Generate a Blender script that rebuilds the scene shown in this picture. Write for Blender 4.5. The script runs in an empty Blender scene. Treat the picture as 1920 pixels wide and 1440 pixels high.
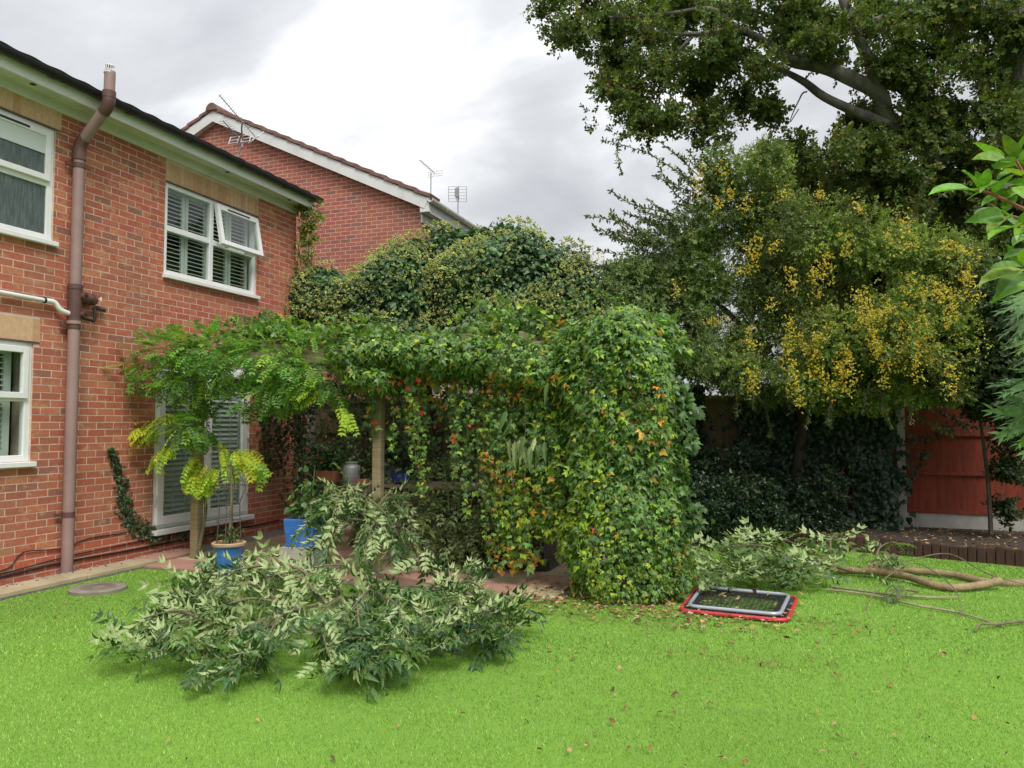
import bpy, math, random
import numpy as np
from mathutils import Matrix, Vector, Quaternion

random.seed(7)
SC = bpy.context.scene
COL = SC.collection

# ------------------------------------------------------------------ camera
FPX = 1442.0                      # focal length in pixels of the 1920 px wide frame
CAM_H = 1.55
YAW = math.atan(510 / FPX)        # camera looks 19.5 deg to the left of +Y (the house wall runs along Y)
PIT = math.atan(75 / FPX)
cam_d = bpy.data.cameras.new('camera')
cam_d.sensor_width = 36.0
cam_d.lens = FPX / 1920 * 36
cam_d.clip_start = 0.05
cam_d.clip_end = 2000
cam = bpy.data.objects.new('camera', cam_d)
COL.objects.link(cam)
cam.location = (0, 0, CAM_H)
cam.rotation_euler = (math.pi / 2 + PIT, 0, YAW)
SC.camera = cam

# ------------------------------------------------------------------ sky and sun
SUN_EL, SUN_AZ = math.radians(52), math.radians(138)   # azimuth clockwise from +Y
world = bpy.data.worlds.new('World')
SC.world = world
world.use_nodes = True
wn, wl = world.node_tree.nodes, world.node_tree.links
wn.clear()
def wnode(t, **k):
    n = wn.new(t)
    for a, b in k.items():
        setattr(n, a, b)
    return n
def wmath(op, a, b=None):
    n = wn.new('ShaderNodeMath'); n.operation = op
    for i, v in enumerate((a, b)):
        if v is None: continue
        if isinstance(v, (int, float)): n.inputs[i].default_value = v
        else: wl.new(v, n.inputs[i])
    return n.outputs[0]
sky = wnode('ShaderNodeTexSky', sky_type='NISHITA', sun_disc=False)
sky.sun_elevation = SUN_EL
sky.sun_rotation = SUN_AZ
sky.air_density = 1.0
sky.dust_density = 2.0
tc = wnode('ShaderNodeTexCoord')
sep = wnode('ShaderNodeSeparateXYZ'); wl.new(tc.outputs['Generated'], sep.inputs[0])
zc = wmath('ADD', wmath('ABSOLUTE', sep.outputs[2]), 0.42)
comb = wnode('ShaderNodeCombineXYZ')
wl.new(wmath('DIVIDE', sep.outputs[0], zc), comb.inputs[0])
wl.new(wmath('DIVIDE', sep.outputs[1], zc), comb.inputs[1])
def wnoise(scale, detail, off, rough=0.55, dist=0.4):
    mp = wnode('ShaderNodeMapping'); mp.inputs['Location'].default_value = off
    mp.inputs['Rotation'].default_value = (0, 0, 0.5); mp.inputs['Scale'].default_value = (1.0, 1.5, 1)
    wl.new(comb.outputs[0], mp.inputs[0])
    n = wnode('ShaderNodeTexNoise'); n.inputs['Scale'].default_value = scale
    n.inputs['Detail'].default_value = detail; n.inputs['Roughness'].default_value = rough
    n.inputs['Distortion'].default_value = dist
    wl.new(mp.outputs[0], n.inputs['Vector'])
    return n.outputs['Fac']
n1 = wnoise(1.7, 7, (5.6, 1.9, 0))
n2 = wnoise(4.0, 6, (7.3, 2.2, 0), 0.5, 0.2)
cl = wmath('ADD', wmath('ADD', wmath('MULTIPLY', n1, 0.72), wmath('MULTIPLY', n2, 0.28)), -0.03)
# the thin bright break in the overcast that the photograph shows above the neighbour's roof
d0 = Vector((-0.463, 0.800, 0.335)).normalized()
vd = wnode('ShaderNodeVectorMath', operation='DOT_PRODUCT')
wl.new(tc.outputs['Generated'], vd.inputs[0]); vd.inputs[1].default_value = d0
mr = wnode('ShaderNodeMapRange', interpolation_type='SMOOTHSTEP')
wl.new(vd.outputs['Value'], mr.inputs[0])
mr.inputs[1].default_value = 0.975; mr.inputs[2].default_value = 1.0; mr.inputs[3].default_value = 0; mr.inputs[4].default_value = 0.22
cl = wmath('ADD', cl, mr.outputs[0])
# overcast skies brighten steadily from horizon to zenith
lum = wmath('DIVIDE', wmath('ADD', 1.0, wmath('MULTIPLY', wmath('MAXIMUM', sep.outputs[2], 0.0), 2.0)), 1.6)
ramp = wnode('ShaderNodeValToRGB')
e = ramp.color_ramp.elements
e[0].position = 0.34; e[0].color = (0.29, 0.297, 0.312, 1)
e[1].position = 0.72; e[1].color = (0.70, 0.70, 0.70, 1)
m = ramp.color_ramp.elements.new(0.50); m.color = (0.385, 0.392, 0.405, 1)
wl.new(cl, ramp.inputs[0])
sks = wnode('ShaderNodeMix', data_type='RGBA', blend_type='MULTIPLY'); sks.inputs[0].default_value = 1
wl.new(sky.outputs[0], sks.inputs[6]); sks.inputs[7].default_value = (0.10, 0.10, 0.10, 1)
mx = wnode('ShaderNodeMix', data_type='RGBA'); mx.inputs[0].default_value = 0.94
rl = wnode('ShaderNodeMix', data_type='RGBA', blend_type='MULTIPLY'); rl.inputs[0].default_value = 1
wl.new(ramp.outputs[0], rl.inputs[6]); wl.new(lum, rl.inputs[7])
wl.new(sks.outputs[2], mx.inputs[6]); wl.new(rl.outputs[2], mx.inputs[7])
bg = wnode('ShaderNodeBackground'); bg.inputs[1].default_value = 1.0
wl.new(mx.outputs[2], bg.inputs[0])
wo = wnode('ShaderNodeOutputWorld'); wl.new(bg.outputs[0], wo.inputs[0])

sun_d = bpy.data.lights.new('sun', 'SUN')
sun_d.energy = 1.5
sun_d.angle = math.radians(24)
sun_d.color = (1.0, 0.97, 0.92)
sun = bpy.data.objects.new('sun', sun_d); COL.objects.link(sun)
sdir = Vector((math.sin(SUN_AZ) * math.cos(SUN_EL), math.cos(SUN_AZ) * math.cos(SUN_EL), math.sin(SUN_EL)))
sun.rotation_euler = sdir.to_track_quat('Z', 'Y').to_euler()
sun.location = (0, -5, 12)

SC.view_settings.view_transform = 'Standard'
SC.view_settings.look = 'None'
SC.view_settings.exposure = 0.92
SC.view_settings.gamma = 1.0
SC.render.engine = 'CYCLES'
SC.cycles.use_denoising = True
SC.cycles.max_bounces = 6
SC.cycles.diffuse_bounces = 3
SC.cycles.glossy_bounces = 3
SC.cycles.transmission_bounces = 4
SC.cycles.transparent_max_bounces = 12
SC.cycles.use_adaptive_sampling = True
SC.cycles.adaptive_threshold = 0.02

# ------------------------------------------------------------------ plan geometry helpers
FW = np.array([-math.sin(YAW) * math.cos(PIT), math.cos(YAW) * math.cos(PIT), math.sin(PIT)])
RT = np.array([math.cos(YAW), math.sin(YAW), 0.0])
UPV = np.cross(RT, FW)
EYE = np.array([0, 0, CAM_H])
def _ray(u, v): return FW * FPX + RT * (u - 960) - UPV * (v - 720)
def on_y(u, v, y):
    d = _ray(u, v); return EYE + d * (y / d[1])
def on_x(u, v, x):
    d = _ray(u, v); return EYE + d * (x / d[0])
def on_z(u, v, z=0.0):
    d = _ray(u, v); return EYE + d * ((z - CAM_H) / d[2])
def ppm(p):                       # frame pixels per metre at a point
    return FPX / float((np.asarray(p) - EYE) @ FW)
def project(P):
    q = np.asarray(P) - EYE
    k = q @ FW
    k = np.where(np.abs(k) < 1e-6, 1e-6, k)
    return 960 + FPX * (q @ RT) / k, 720 - FPX * (q @ UPV) / k, k

# ------------------------------------------------------------------ object helpers
def link(o): COL.objects.link(o); return o
def origin_of(par):
    return Vector(par['_org']) if par is not None and '_org' in par.keys() else Vector((0, 0, 0))
ORG = {}
def thing(name, label, cat, loc, group=None):
    o = bpy.data.objects.new(name, None); link(o)
    o.location = loc; o.empty_display_size = 0.2
    o['label'] = label; o['category'] = cat
    if group: o['group'] = group
    ORG[o.name] = Vector(loc)
    return o
def tag(o, label, cat, group=None):
    o['label'] = label; o['category'] = cat
    if group: o['group'] = group
    return o
def obj(name, me, parent=None, kind=None, label=None, mtx=None):
    o = bpy.data.objects.new(name, me); link(o)
    if mtx is not None: o.matrix_basis = mtx
    if parent is not None:
        o.parent = parent
        org = ORG.get(parent.name, Vector((0, 0, 0)))
        o.matrix_parent_inverse = Matrix.Translation(-org)
        ORG[o.name] = Vector((0, 0, 0)) if mtx is None else mtx.to_translation()
    if kind: o['kind'] = kind
    if label: o['label'] = label
    return o

def np_mesh(name, V, T, mat, col=None, smooth=False):
    """triangle mesh straight from arrays; col is one colour per vertex"""
    V = np.asarray(V, dtype=np.float32); T = np.asarray(T, dtype=np.int32)
    me = bpy.data.meshes.new(name)
    me.vertices.add(len(V)); me.vertices.foreach_set('co', V.ravel())
    me.loops.add(T.size); me.loops.foreach_set('vertex_index', T.ravel())
    me.polygons.add(len(T))
    me.polygons.foreach_set('loop_start', np.arange(0, T.size, 3, dtype=np.int32))
    me.polygons.foreach_set('use_smooth', np.full(len(T), smooth, dtype=bool))
    if col is not None:
        a = me.color_attributes.new('Col', 'FLOAT_COLOR', 'POINT')
        c = np.ones((len(V), 4), dtype=np.float32); c[:, :3] = col
        a.data.foreach_set('color', c.ravel())
    me.update(calc_edges=True)
    if mat: me.materials.append(mat)
    return me

class MB:
    """collects solid pieces of one part"""
    def __init__(s): s.v = []; s.f = []
    def add(s, vs, fs):
        o = len(s.v); s.v += [tuple(map(float, v)) for v in vs]; s.f += [tuple(i + o for i in f) for f in fs]
        return s
    def box(s, c, d, rot=None):
        hx, hy, hz = d[0] / 2, d[1] / 2, d[2] / 2
        vs = [Vector((x * hx, y * hy, z * hz)) for x in (-1, 1) for y in (-1, 1) for z in (-1, 1)]
        if rot is not None: vs = [rot @ v for v in vs]
        vs = [v + Vector(c) for v in vs]
        return s.add(vs, [(0, 1, 3, 2), (4, 6, 7, 5), (0, 4, 5, 1), (2, 3, 7, 6), (0, 2, 6, 4), (1, 5, 7, 3)])
    def lim(s, a, b):              # box from corner to corner
        return s.box([(p + q) / 2 for p, q in zip(a, b)], [abs(q - p) for p, q in zip(a, b)])
    def tube(s, pts, rad, seg=8, cap=True, smooth=0):
        P = [Vector(p) for p in pts]
        R = list(rad) if hasattr(rad, '__len__') else [rad] * len(P)
        if smooth: P, R = catmull(P, R, smooth)
        n = len(P); o = len(s.v)
        t0 = (P[1] - P[0]).normalized()
        up = Vector((0, 0, 1)) if abs(t0.z) < 0.9 else Vector((1, 0, 0))
        nx = t0.cross(up).normalized()
        for i in range(n):
            t = (P[min(i + 1, n - 1)] - P[max(i - 1, 0)])
            t = t.normalized() if t.length > 1e-9 else t0
            nx = (nx - t * nx.dot(t))
            nx = nx.normalized() if nx.length > 1e-6 else t.orthogonal().normalized()
            ny = t.cross(nx)
            for k in range(seg):
                a = 2 * math.pi * k / seg
                s.v.append(tuple(P[i] + (nx * math.cos(a) + ny * math.sin(a)) * R[i]))
        for i in range(n - 1):
            for k in range(seg):
                a, b = o + i * seg + k, o + i * seg + (k + 1) % seg
                s.f.append((a, b, b + seg, a + seg))
        if cap:
            s.f.append(tuple(o + k for k in range(seg))[::-1])
            s.f.append(tuple(o + (n - 1) * seg + k for k in range(seg)))
        return s
    def lathe(s, prof, c, seg=24):
        o = len(s.v)
        for r, z in prof:
            for k in range(seg):
                a = 2 * math.pi * k / seg
                s.v.append((c[0] + r * math.cos(a), c[1] + r * math.sin(a), c[2] + z))
        for i in range(len(prof) - 1):
            for k in range(seg):
                a, b = o + i * seg + k, o + i * seg + (k + 1) % seg
                s.f.append((a, b, b + seg, a + seg))
        s.f.append(tuple(o + k for k in range(seg))[::-1])
        s.f.append(tuple(o + (len(prof) - 1) * seg + k for k in range(seg)))
        return s
    def mesh(s, name, mat, smooth=False, col=None):
        me = bpy.data.meshes.new(name); me.from_pydata(s.v, [], s.f); me.update()
        if mat: me.materials.append(mat)
        if smooth:
            me.polygons.foreach_set('use_smooth', np.ones(len(me.polygons), dtype=bool))
            me.set_sharp_from_angle(angle=math.radians(40))
        if col is not None:
            a = me.color_attributes.new('Col', 'FLOAT_COLOR', 'POINT')
            a.data.foreach_set('color', np.tile(np.array([*col, 1], dtype=np.float32), len(s.v)))
        return me
    def build(s, name, mat, parent=None, smooth=False, kind=None, label=None, bevel=0, col=None):
        o = obj(name, s.mesh(name, mat, smooth, col), parent, kind, label)
        if bevel:
            b = o.modifiers.new('bevel', 'BEVEL'); b.width = bevel; b.segments = 2; b.limit_method = 'ANGLE'
        return o

def catmull(P, R, sub):
    Q, S = [], []
    n = len(P)
    for i in range(n - 1):
        p0, p1, p2, p3 = P[max(i - 1, 0)], P[i], P[i + 1], P[min(i + 2, n - 1)]
        for k in range(sub):
            t = k / sub
            Q.append(0.5 * ((2 * p1) + (p2 - p0) * t + (2 * p0 - 5 * p1 + 4 * p2 - p3) * t * t + (3 * p1 - p0 - 3 * p2 + p3) * t ** 3))
            S.append(R[i] + (R[i + 1] - R[i]) * t)
    Q.append(P[-1]); S.append(R[-1])
    return Q, S

# ------------------------------------------------------------------ materials
MATS = {}
class NT:
    def __init__(s, name):
        s.m = bpy.data.materials.new(name); s.m.use_nodes = True
        s.t = s.m.node_tree; s.t.nodes.clear()
        s.out = s.t.nodes.new('ShaderNodeOutputMaterial')
    def n(s, t, **k):
        x = s.t.nodes.new(t)
        for a, b in k.items(): setattr(x, a, b)
        return x
    def l(s, a, b): s.t.links.new(a, b)
    def pos(s, scale=(1, 1, 1)):
        g = s.n('ShaderNodeNewGeometry'); mp = s.n('ShaderNodeMapping'); mp.inputs['Scale'].default_value = scale
        s.l(g.outputs['Position'], mp.inputs[0]); return mp.outputs[0]
    def noise(s, scale, detail=4, rough=0.6, vec=None, sc=(1, 1, 1)):
        x = s.n('ShaderNodeTexNoise'); x.inputs['Scale'].default_value = scale
        x.inputs['Detail'].default_value = detail; x.inputs['Roughness'].default_value = rough
        s.l(vec if vec is not None else s.pos(sc), x.inputs['Vector']); return x.outputs['Fac']
    def ramp(s, fac, stops):
        r = s.n('ShaderNodeValToRGB'); el = r.color_ramp.elements
        while len(el) < len(stops): el.new(0.5)
        for q, (p, c) in zip(el, stops):
            q.position = p; q.color = (*c, 1) if not isinstance(c, (int, float)) else (c, c, c, 1)
        s.l(fac, r.inputs[0]); return r.outputs[0]
    def mix(s, fac, a, b, mode='MIX'):
        x = s.n('ShaderNodeMix', data_type='RGBA', blend_type=mode)
        for i, v in ((0, fac), (6, a), (7, b)):
            if isinstance(v, (int, float)): x.inputs[i].default_value = v
            elif isinstance(v, tuple): x.inputs[i].default_value = (*v, 1)
            else: s.l(v, x.inputs[i])
        return x.outputs[2]
    def bsdf(s, color, rough=0.6, metallic=0.0, spec=0.5, bump=None, bstr=0.3, bdist=0.01):
        b = s.n('ShaderNodeBsdfPrincipled')
        for k, v in (('Base Color', color), ('Roughness', rough), ('Metallic', metallic), ('Specular IOR Level', spec)):
            if isinstance(v, (int, float)): b.inputs[k].default_value = v
            elif isinstance(v, tuple): b.inputs[k].default_value = (*v, 1)
            else: s.l(v, b.inputs[k])
        if bump is not None:
            bn = s.n('ShaderNodeBump'); bn.inputs['Strength'].default_value = bstr; bn.inputs['Distance'].default_value = bdist
            s.l(bump, bn.inputs['Height']); s.l(bn.outputs[0], b.inputs['Normal'])
        return b.outputs[0]
    def done(s, sh): s.l(sh, s.out.inputs[0]); return s.m
    def attr(s, name='Col'):
        a = s.n('ShaderNodeAttribute', attribute_name=name); return a.outputs['Color']

def m_plain(name, c, rough=0.5, var=0.25, scale=9.0, metallic=0.0, spec=0.5, bstr=0.15, sc=(1, 1, 1), dirt=None, dirt_amt=0.0):
    t = NT(name)
    n = t.noise(scale, 5, 0.6, sc=sc)
    lo, hi = tuple(x * (1 - var) for x in c), tuple(min(1, x * (1 + var)) for x in c)
    col = t.ramp(n, [(0.3, lo), (0.7, hi)])
    if dirt:
        n2 = t.noise(3.1, 6, 0.7)
        col = t.mix(t.ramp(n2, [(0.5, 0.0), (0.75, dirt_amt)]), col, dirt)
    return t.done(t.bsdf(col, rough, metallic, spec, bump=t.noise(scale * 8, 3, 0.6, sc=sc), bstr=bstr, bdist=0.004))

def m_brick(name, patch=(0.56, 0.31, 0.15), amt=0.65):
    t = NT(name)
    a = t.attr()
    v = t.noise(38, 5, 0.65)
    c = t.mix(1.0, a, t.ramp(v, [(0.25, 0.72), (0.75, 1.22)]), 'MULTIPLY')
    p = t.noise(5.2, 2, 0.5, sc=(1.6, 1.6, 2.6))
    c = t.mix(t.ramp(p, [(0.56, 0.0), (0.70, amt)]), c, patch)
    d = t.noise(1.6, 5, 0.65, sc=(1.5, 1.5, 0.55))
    c = t.mix(t.ramp(d, [(0.42, 0.0), (0.75, 0.5)]), c, (0.30, 0.155, 0.09))
    return t.done(t.bsdf(c, 0.9, bump=t.noise(95, 4, 0.7, sc=(1, 1, 1.6)), bstr=0.5, bdist=0.006))

def m_leaf(name, rough=0.45, trans=0.28, under=None, spec=0.35, var=0.25, tint=(1.15, 1.25, 0.5)):
    t = NT(name)
    a = t.attr()
    v = t.noise(60, 2, 0.5)
    c = t.mix(1.0, a, t.ramp(v, [(0.3, 1 - var), (0.7, 1 + var)]), 'MULTIPLY')
    if under:
        g = t.n('ShaderNodeNewGeometry')
        c = t.mix(g.outputs['Backfacing'], c, under)
    b = t.bsdf(c, rough, spec=spec)
    tr = t.n('ShaderNodeBsdfTranslucent')
    t.l(t.mix(1.0, c, tint, 'MULTIPLY'), tr.inputs[0])
    ms = t.n('ShaderNodeMixShader'); ms.inputs[0].default_value = trans
    t.l(b, ms.inputs[1]); t.l(tr.outputs[0], ms.inputs[2])
    return t.done(ms.outputs[0])

def m_glass(name, tint=(0.86, 0.9, 0.88), rough=0.0):
    t = NT(name)
    tr = t.n('ShaderNodeBsdfTransparent'); tr.inputs[0].default_value = (*tint, 1)
    gl = t.n('ShaderNodeBsdfGlossy'); gl.inputs['Roughness'].default_value = rough
    lw = t.n('ShaderNodeLayerWeight'); lw.inputs[0].default_value = 0.5
    pw = t.n('ShaderNodeMath', operation='POWER'); t.l(lw.outputs['Facing'], pw.inputs[0]); pw.inputs[1].default_value = 4.0
    f2 = t.n('ShaderNodeMath', operation='MULTIPLY_ADD'); t.l(pw.outputs[0], f2.inputs[0]); f2.inputs[1].default_value = 0.95; f2.inputs[2].default_value = 0.045
    f2.use_clamp = True
    ms = t.n('ShaderNodeMixShader'); t.l(f2.outputs[0], ms.inputs[0])
    t.l(tr.outputs[0], ms.inputs[1]); t.l(gl.outputs[0], ms.inputs[2])
    return t.done(ms.outputs[0])

def m_obscure():
    t = NT('obscure_glass')
    n = t.noise(1.0, 5, 0.7, sc=(70, 70, 6))
    c = t.ramp(n, [(0.35, (0.055, 0.075, 0.075)), (0.6, (0.12, 0.15, 0.145)), (0.78, (0.24, 0.29, 0.27))])
    return t.done(t.bsdf(c, 0.16, spec=0.6, bump=n, bstr=0.35, bdist=0.004))

def m_bark(name, c1, c2, scale=6, bstr=0.6, moss=None):
    t = NT(name)
    n = t.noise(scale, 6, 0.7, sc=(1, 1, 0.5))
    c = t.ramp(n, [(0.3, c1), (0.7, c2)])
    if moss: c = t.mix(t.ramp(t.noise(2.4, 4, 0.6), [(0.52, 0.0), (0.7, 0.7)]), c, moss)
    return t.done(t.bsdf(c, 0.9, bump=t.noise(scale * 5, 5, 0.7), bstr=bstr, bdist=0.02))

def m_wood(name, c1, c2, rough=0.8, sc=(1, 1, 18), moss=None):
    t = NT(name)
    n = t.noise(3.0, 6, 0.65, sc=sc)
    c = t.ramp(n, [(0.3, c1), (0.7, c2)])
    if moss: c = t.mix(t.ramp(t.noise(2.8, 5, 0.65), [(0.48, 0.0), (0.72, 0.65)]), c, moss)
    return t.done(t.bsdf(c, rough, bump=t.noise(9.0, 5, 0.7, sc=sc), bstr=0.35, bdist=0.006))

M = {}
M['brick'] = m_brick('brick')
M['brick2'] = m_brick('brick_neighbour', (0.36, 0.17, 0.085), 0.45)
M['mortar'] = m_plain('mortar', (0.66, 0.49, 0.40), 0.95, 0.18, 14, bstr=0.5)
M['mortar2'] = m_plain('mortar_neighbour', (0.64, 0.47, 0.40), 0.95, 0.15, 14, bstr=0.4)
M['upvc'] = m_plain('white_upvc', (0.80, 0.80, 0.79), 0.32, 0.04, 2.0, bstr=0.02, dirt=(0.52, 0.51, 0.45), dirt_amt=0.3)
M['upvc_dull'] = m_plain('weathered_white', (0.72, 0.72, 0.70), 0.5, 0.06, 2.0, bstr=0.03, dirt=(0.40, 0.40, 0.34), dirt_amt=0.45)
M['shutter'] = m_plain('shutter_paint', (0.80, 0.81, 0.76), 0.5, 0.04, 2.0, bstr=0.0)
M['glass'] = m_glass('window_glass')
M['obscure'] = m_obscure()
M['room'] = m_plain('room_wall', (0.10, 0.10, 0.095), 0.9, 0.2, 1.5)
M['blind'] = m_plain('blind_cloth', (0.55, 0.60, 0.57), 0.8, 0.05, 2)
M['gutter_black'] = m_plain('black_gutter', (0.018, 0.018, 0.022), 0.45, 0.3, 4)
M['pipe'] = m_plain('brown_pipe', (0.31, 0.20, 0.185), 0.55, 0.12, 2.2, bstr=0.05, dirt=(0.36, 0.27, 0.25), dirt_amt=0.5)
M['pipe_dark'] = m_plain('brown_pipe_fitting', (0.115, 0.055, 0.048), 0.5, 0.2, 5, bstr=0.05)
M['pipe_black'] = m_plain('black_pipe', (0.02, 0.02, 0.02), 0.5, 0.2, 5)
M['tile_dark'] = m_plain('dark_roof_tile', (0.035, 0.033, 0.036), 0.85, 0.35, 7, bstr=0.4)
M['tile_red'] = m_plain('brown_roof_tile', (0.20, 0.105, 0.085), 0.9, 0.3, 6, bstr=0.4, dirt=(0.26, 0.21, 0.17), dirt_amt=0.5)
M['concrete'] = m_plain('concrete', (0.42, 0.40, 0.35), 0.92, 0.15, 5, bstr=0.4, dirt=(0.22, 0.23, 0.15), dirt_amt=0.6)
M['alu'] = m_plain('aerial_metal', (0.42, 0.42, 0.42), 0.4, 0.15, 5, metallic=0.7)
M['alu_white'] = m_plain('aerial_reflector', (0.75, 0.75, 0.75), 0.45, 0.05, 5)
M['post'] = m_wood('pergola_timber', (0.20, 0.155, 0.085), (0.36, 0.29, 0.17), moss=(0.19, 0.22, 0.08))
M['table'] = m_wood('picnic_timber', (0.19, 0.14, 0.09), (0.36, 0.27, 0.17), sc=(2, 18, 18), moss=(0.18, 0.19, 0.10))
M['dark_timber'] = m_wood('dark_timber', (0.035, 0.026, 0.02), (0.09, 0.065, 0.045))
M['fence_red'] = m_wood('red_stained_board', (0.15, 0.024, 0.011), (0.29, 0.052, 0.022), sc=(9, 9, 0.7))
M['fence_tan'] = m_wood('tan_board', (0.20, 0.135, 0.07), (0.33, 0.23, 0.12), sc=(9, 9, 0.7))
M['edging'] = m_wood('edging_stain', (0.035, 0.016, 0.011), (0.09, 0.038, 0.024), sc=(9, 9, 1.0))
M['soil'] = m_plain('soil', (0.05, 0.036, 0.025), 0.98, 0.4, 11, bstr=0.9)
M['ground'] = m_plain('ground', (0.07, 0.085, 0.04), 0.98, 0.35, 1.4, bstr=0.6)
M['gravel'] = m_plain('gravel', (0.20, 0.175, 0.155), 0.95, 0.4, 30, bstr=0.8)
M['slab'] = m_plain('paving_slab', (0.44, 0.35, 0.22), 0.92, 0.16, 4, bstr=0.35, dirt=(0.22, 0.20, 0.12), dirt_amt=0.65)
M['slab_pink'] = m_plain('pink_paving_slab', (0.42, 0.23, 0.17), 0.92, 0.14, 4, bstr=0.35, dirt=(0.24, 0.17, 0.12), dirt_amt=0.5)
M['terracotta'] = m_plain('terracotta', (0.42, 0.17, 0.09), 0.8, 0.15, 5)
M['blue'] = m_plain('blue_glaze', (0.06, 0.19, 0.55), 0.22, 0.3, 5, spec=0.6, bstr=0.05)
M['blue_dark'] = m_plain('dark_blue_glaze', (0.02, 0.05, 0.30), 0.2, 0.3, 5, spec=0.6)
M['rim'] = m_plain('cream_rim', (0.52, 0.35, 0.22), 0.7, 0.15, 5)
M['galv'] = m_plain('galvanised', (0.40, 0.41, 0.40), 0.5, 0.15, 6, metallic=0.35)
M['grey_pot'] = m_plain('grey_green_pot', (0.16, 0.20, 0.20), 0.5, 0.15, 5)
M['red_tube'] = m_plain('red_plastic', (0.55, 0.035, 0.045), 0.4, 0.15, 5)
M['grey_tube'] = m_plain('grey_steel', (0.42, 0.45, 0.50), 0.32, 0.06, 3, metallic=0.25)
M['black_net'] = m_plain('black_cord', (0.012, 0.012, 0.013), 0.75, 0.2, 5)
M['iron'] = m_plain('rusty_wire', (0.10, 0.08, 0.065), 0.7, 0.2, 9)
M['cable'] = m_plain('black_cable', (0.015, 0.014, 0.014), 0.6, 0.1, 5)
M['bark_oak'] = m_bark('oak_bark', (0.05, 0.046, 0.038), (0.21, 0.195, 0.165), 8, 1.0, moss=(0.15, 0.16, 0.09))
M['bark_twig'] = m_bark('twig_bark', (0.10, 0.085, 0.05), (0.24, 0.20, 0.11), 12, 0.3)
M['bark_log'] = m_bark('log_bark', (0.20, 0.14, 0.075), (0.48, 0.34, 0.19), 9, 0.9, moss=(0.20, 0.19, 0.10))
M['bark_pale'] = m_bark('pale_bark', (0.24, 0.20, 0.115), (0.46, 0.40, 0.25), 12, 0.4)
M['bark_dark'] = m_bark('dark_bark', (0.03, 0.024, 0.018), (0.09, 0.07, 0.05), 9)
M['green_stem'] = m_plain('green_stem', (0.22, 0.26, 0.09), 0.6, 0.2, 10)
M['leaf'] = m_leaf('leaf', 0.42, 0.28, spec=0.5)
M['leaf_ivy'] = m_leaf('ivy_leaf', 0.36, 0.2, spec=0.5)
M['leaf_oak'] = m_leaf('oak_leaf', 0.55, 0.32)
M['leaf_soft'] = m_leaf('wisteria_leaf', 0.5, 0.42, spec=0.25)
M['leaf_pile'] = m_leaf('cut_leaf', 0.36, 0.22, under=(0.38, 0.47, 0.20), spec=0.5)
M['leaf_dry'] = m_leaf('dry_leaf', 0.75, 0.12, spec=0.2, tint=(1.1, 0.9, 0.6))
M['petal'] = m_leaf('flower_head', 0.7, 0.1, spec=0.2)
M['berry'] = m_leaf('berry_skin', 0.3, 0.05, spec=0.5, var=0.15, tint=(1, 1, 1))
M['turf'] = m_leaf('turf_blade', 0.45, 0.25, spec=0.3, var=0.12, tint=(1.0, 1.15, 0.45))
def m_turfbase():
    t = NT('turf_backing')
    c = t.ramp(t.noise(120, 3, 0.7), [(0.3, (0.13, 0.28, 0.022)), (0.7, (0.26, 0.47, 0.05))])
    c = t.mix(t.ramp(t.noise(0.7, 4, 0.6), [(0.4, 0.0), (0.75, 0.35)]), c, (0.12, 0.25, 0.03))
    return t.done(t.bsdf(c, 0.9, bump=t.noise(160, 3, 0.7), bstr=0.8, bdist=0.01))
M['turf_base'] = m_turfbase()

# ================================================================== ground
def sheet(name, poly, z, mat, kind='structure'):
    m = MB().add([(x, y, z) for x, y in poly], [tuple(range(len(poly)))])
    return m.build(name, mat, kind=kind)
sheet('ground', [(-400, -400), (400, -400), (400, 400), (-400, 400)], -0.03, M['ground'])
BED = [(-2.2, 10.9), (-0.6, 10.62), (0.34, 10.36), (1.2, 10.2), (1.85, 10.02), (2.44, 9.82), (3.2, 9.5), (4.2, 9.0), (5.2, 8.2), (5.8, 7.2)]
sheet('lawn', [(-6.52, -4), (6.5, -4), (6.5, 6.8)] + [(x, y + 0.03) for x, y in BED[::-1]] + [(-2.2, 8.2), (-1.9, 6.55), (-5.2, 6.55), (-6.0, 6.7), (-6.52, 6.95)], 0.0, M['turf_base'])
sheet('flower_bed', [(x, y + 0.05) for x, y in BED] + [(6.4, 7.2), (6.4, 12.0), (-2.2, 12.0)], 0.125, M['soil'])

# paving: the path along the wall and the patio under the pergola
pat = obj('patio', MB().lim((-7.02, 6.55, -0.05), (-1.86, 11.9, 0.012)).mesh('patio', M['gravel']), kind='structure')
rng = np.random.default_rng(3)
def slab(parent, x0, x1, y0, y1, z, mat, tilt=0.004):
    m = MB().lim((x0 + .005, y0 + .005, z - 0.045), (x1 - .005, y1 - .005, z + rng.uniform(-tilt, tilt)))
    o = m.build('paving_slab', mat, parent, bevel=0.006)
    return o
for i, x0 in enumerate(np.arange(-6.52, -2.0, 0.46)):
    for j, y0 in enumerate(np.arange(6.56, 11.0, 0.46)):
        pink = (i * 3 + j * 2) % 5 in (0, 3) if not (x0 > -3 and j < 3) else (i + j) % 2 == 0
        slab(pat, x0, min(x0 + 0.46, -1.87), y0, y0 + 0.46, 0.035, M['slab_pink'] if pink else M['slab'])
path = obj('path', MB().lim((-7.02, 0.0, -0.05), (-6.53, 6.9, 0.02)).mesh('path', M['gravel']), kind='structure')
for j, y0 in enumerate(np.arange(0.35, 6.6, 0.92)):
    slab(path, -6.86, -6.53, y0, y0 + 0.92, 0.055, M['slab'])
slab(path, -6.9, -6.53, 6.79, 7.5, 0.055, M['slab_pink'])
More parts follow.
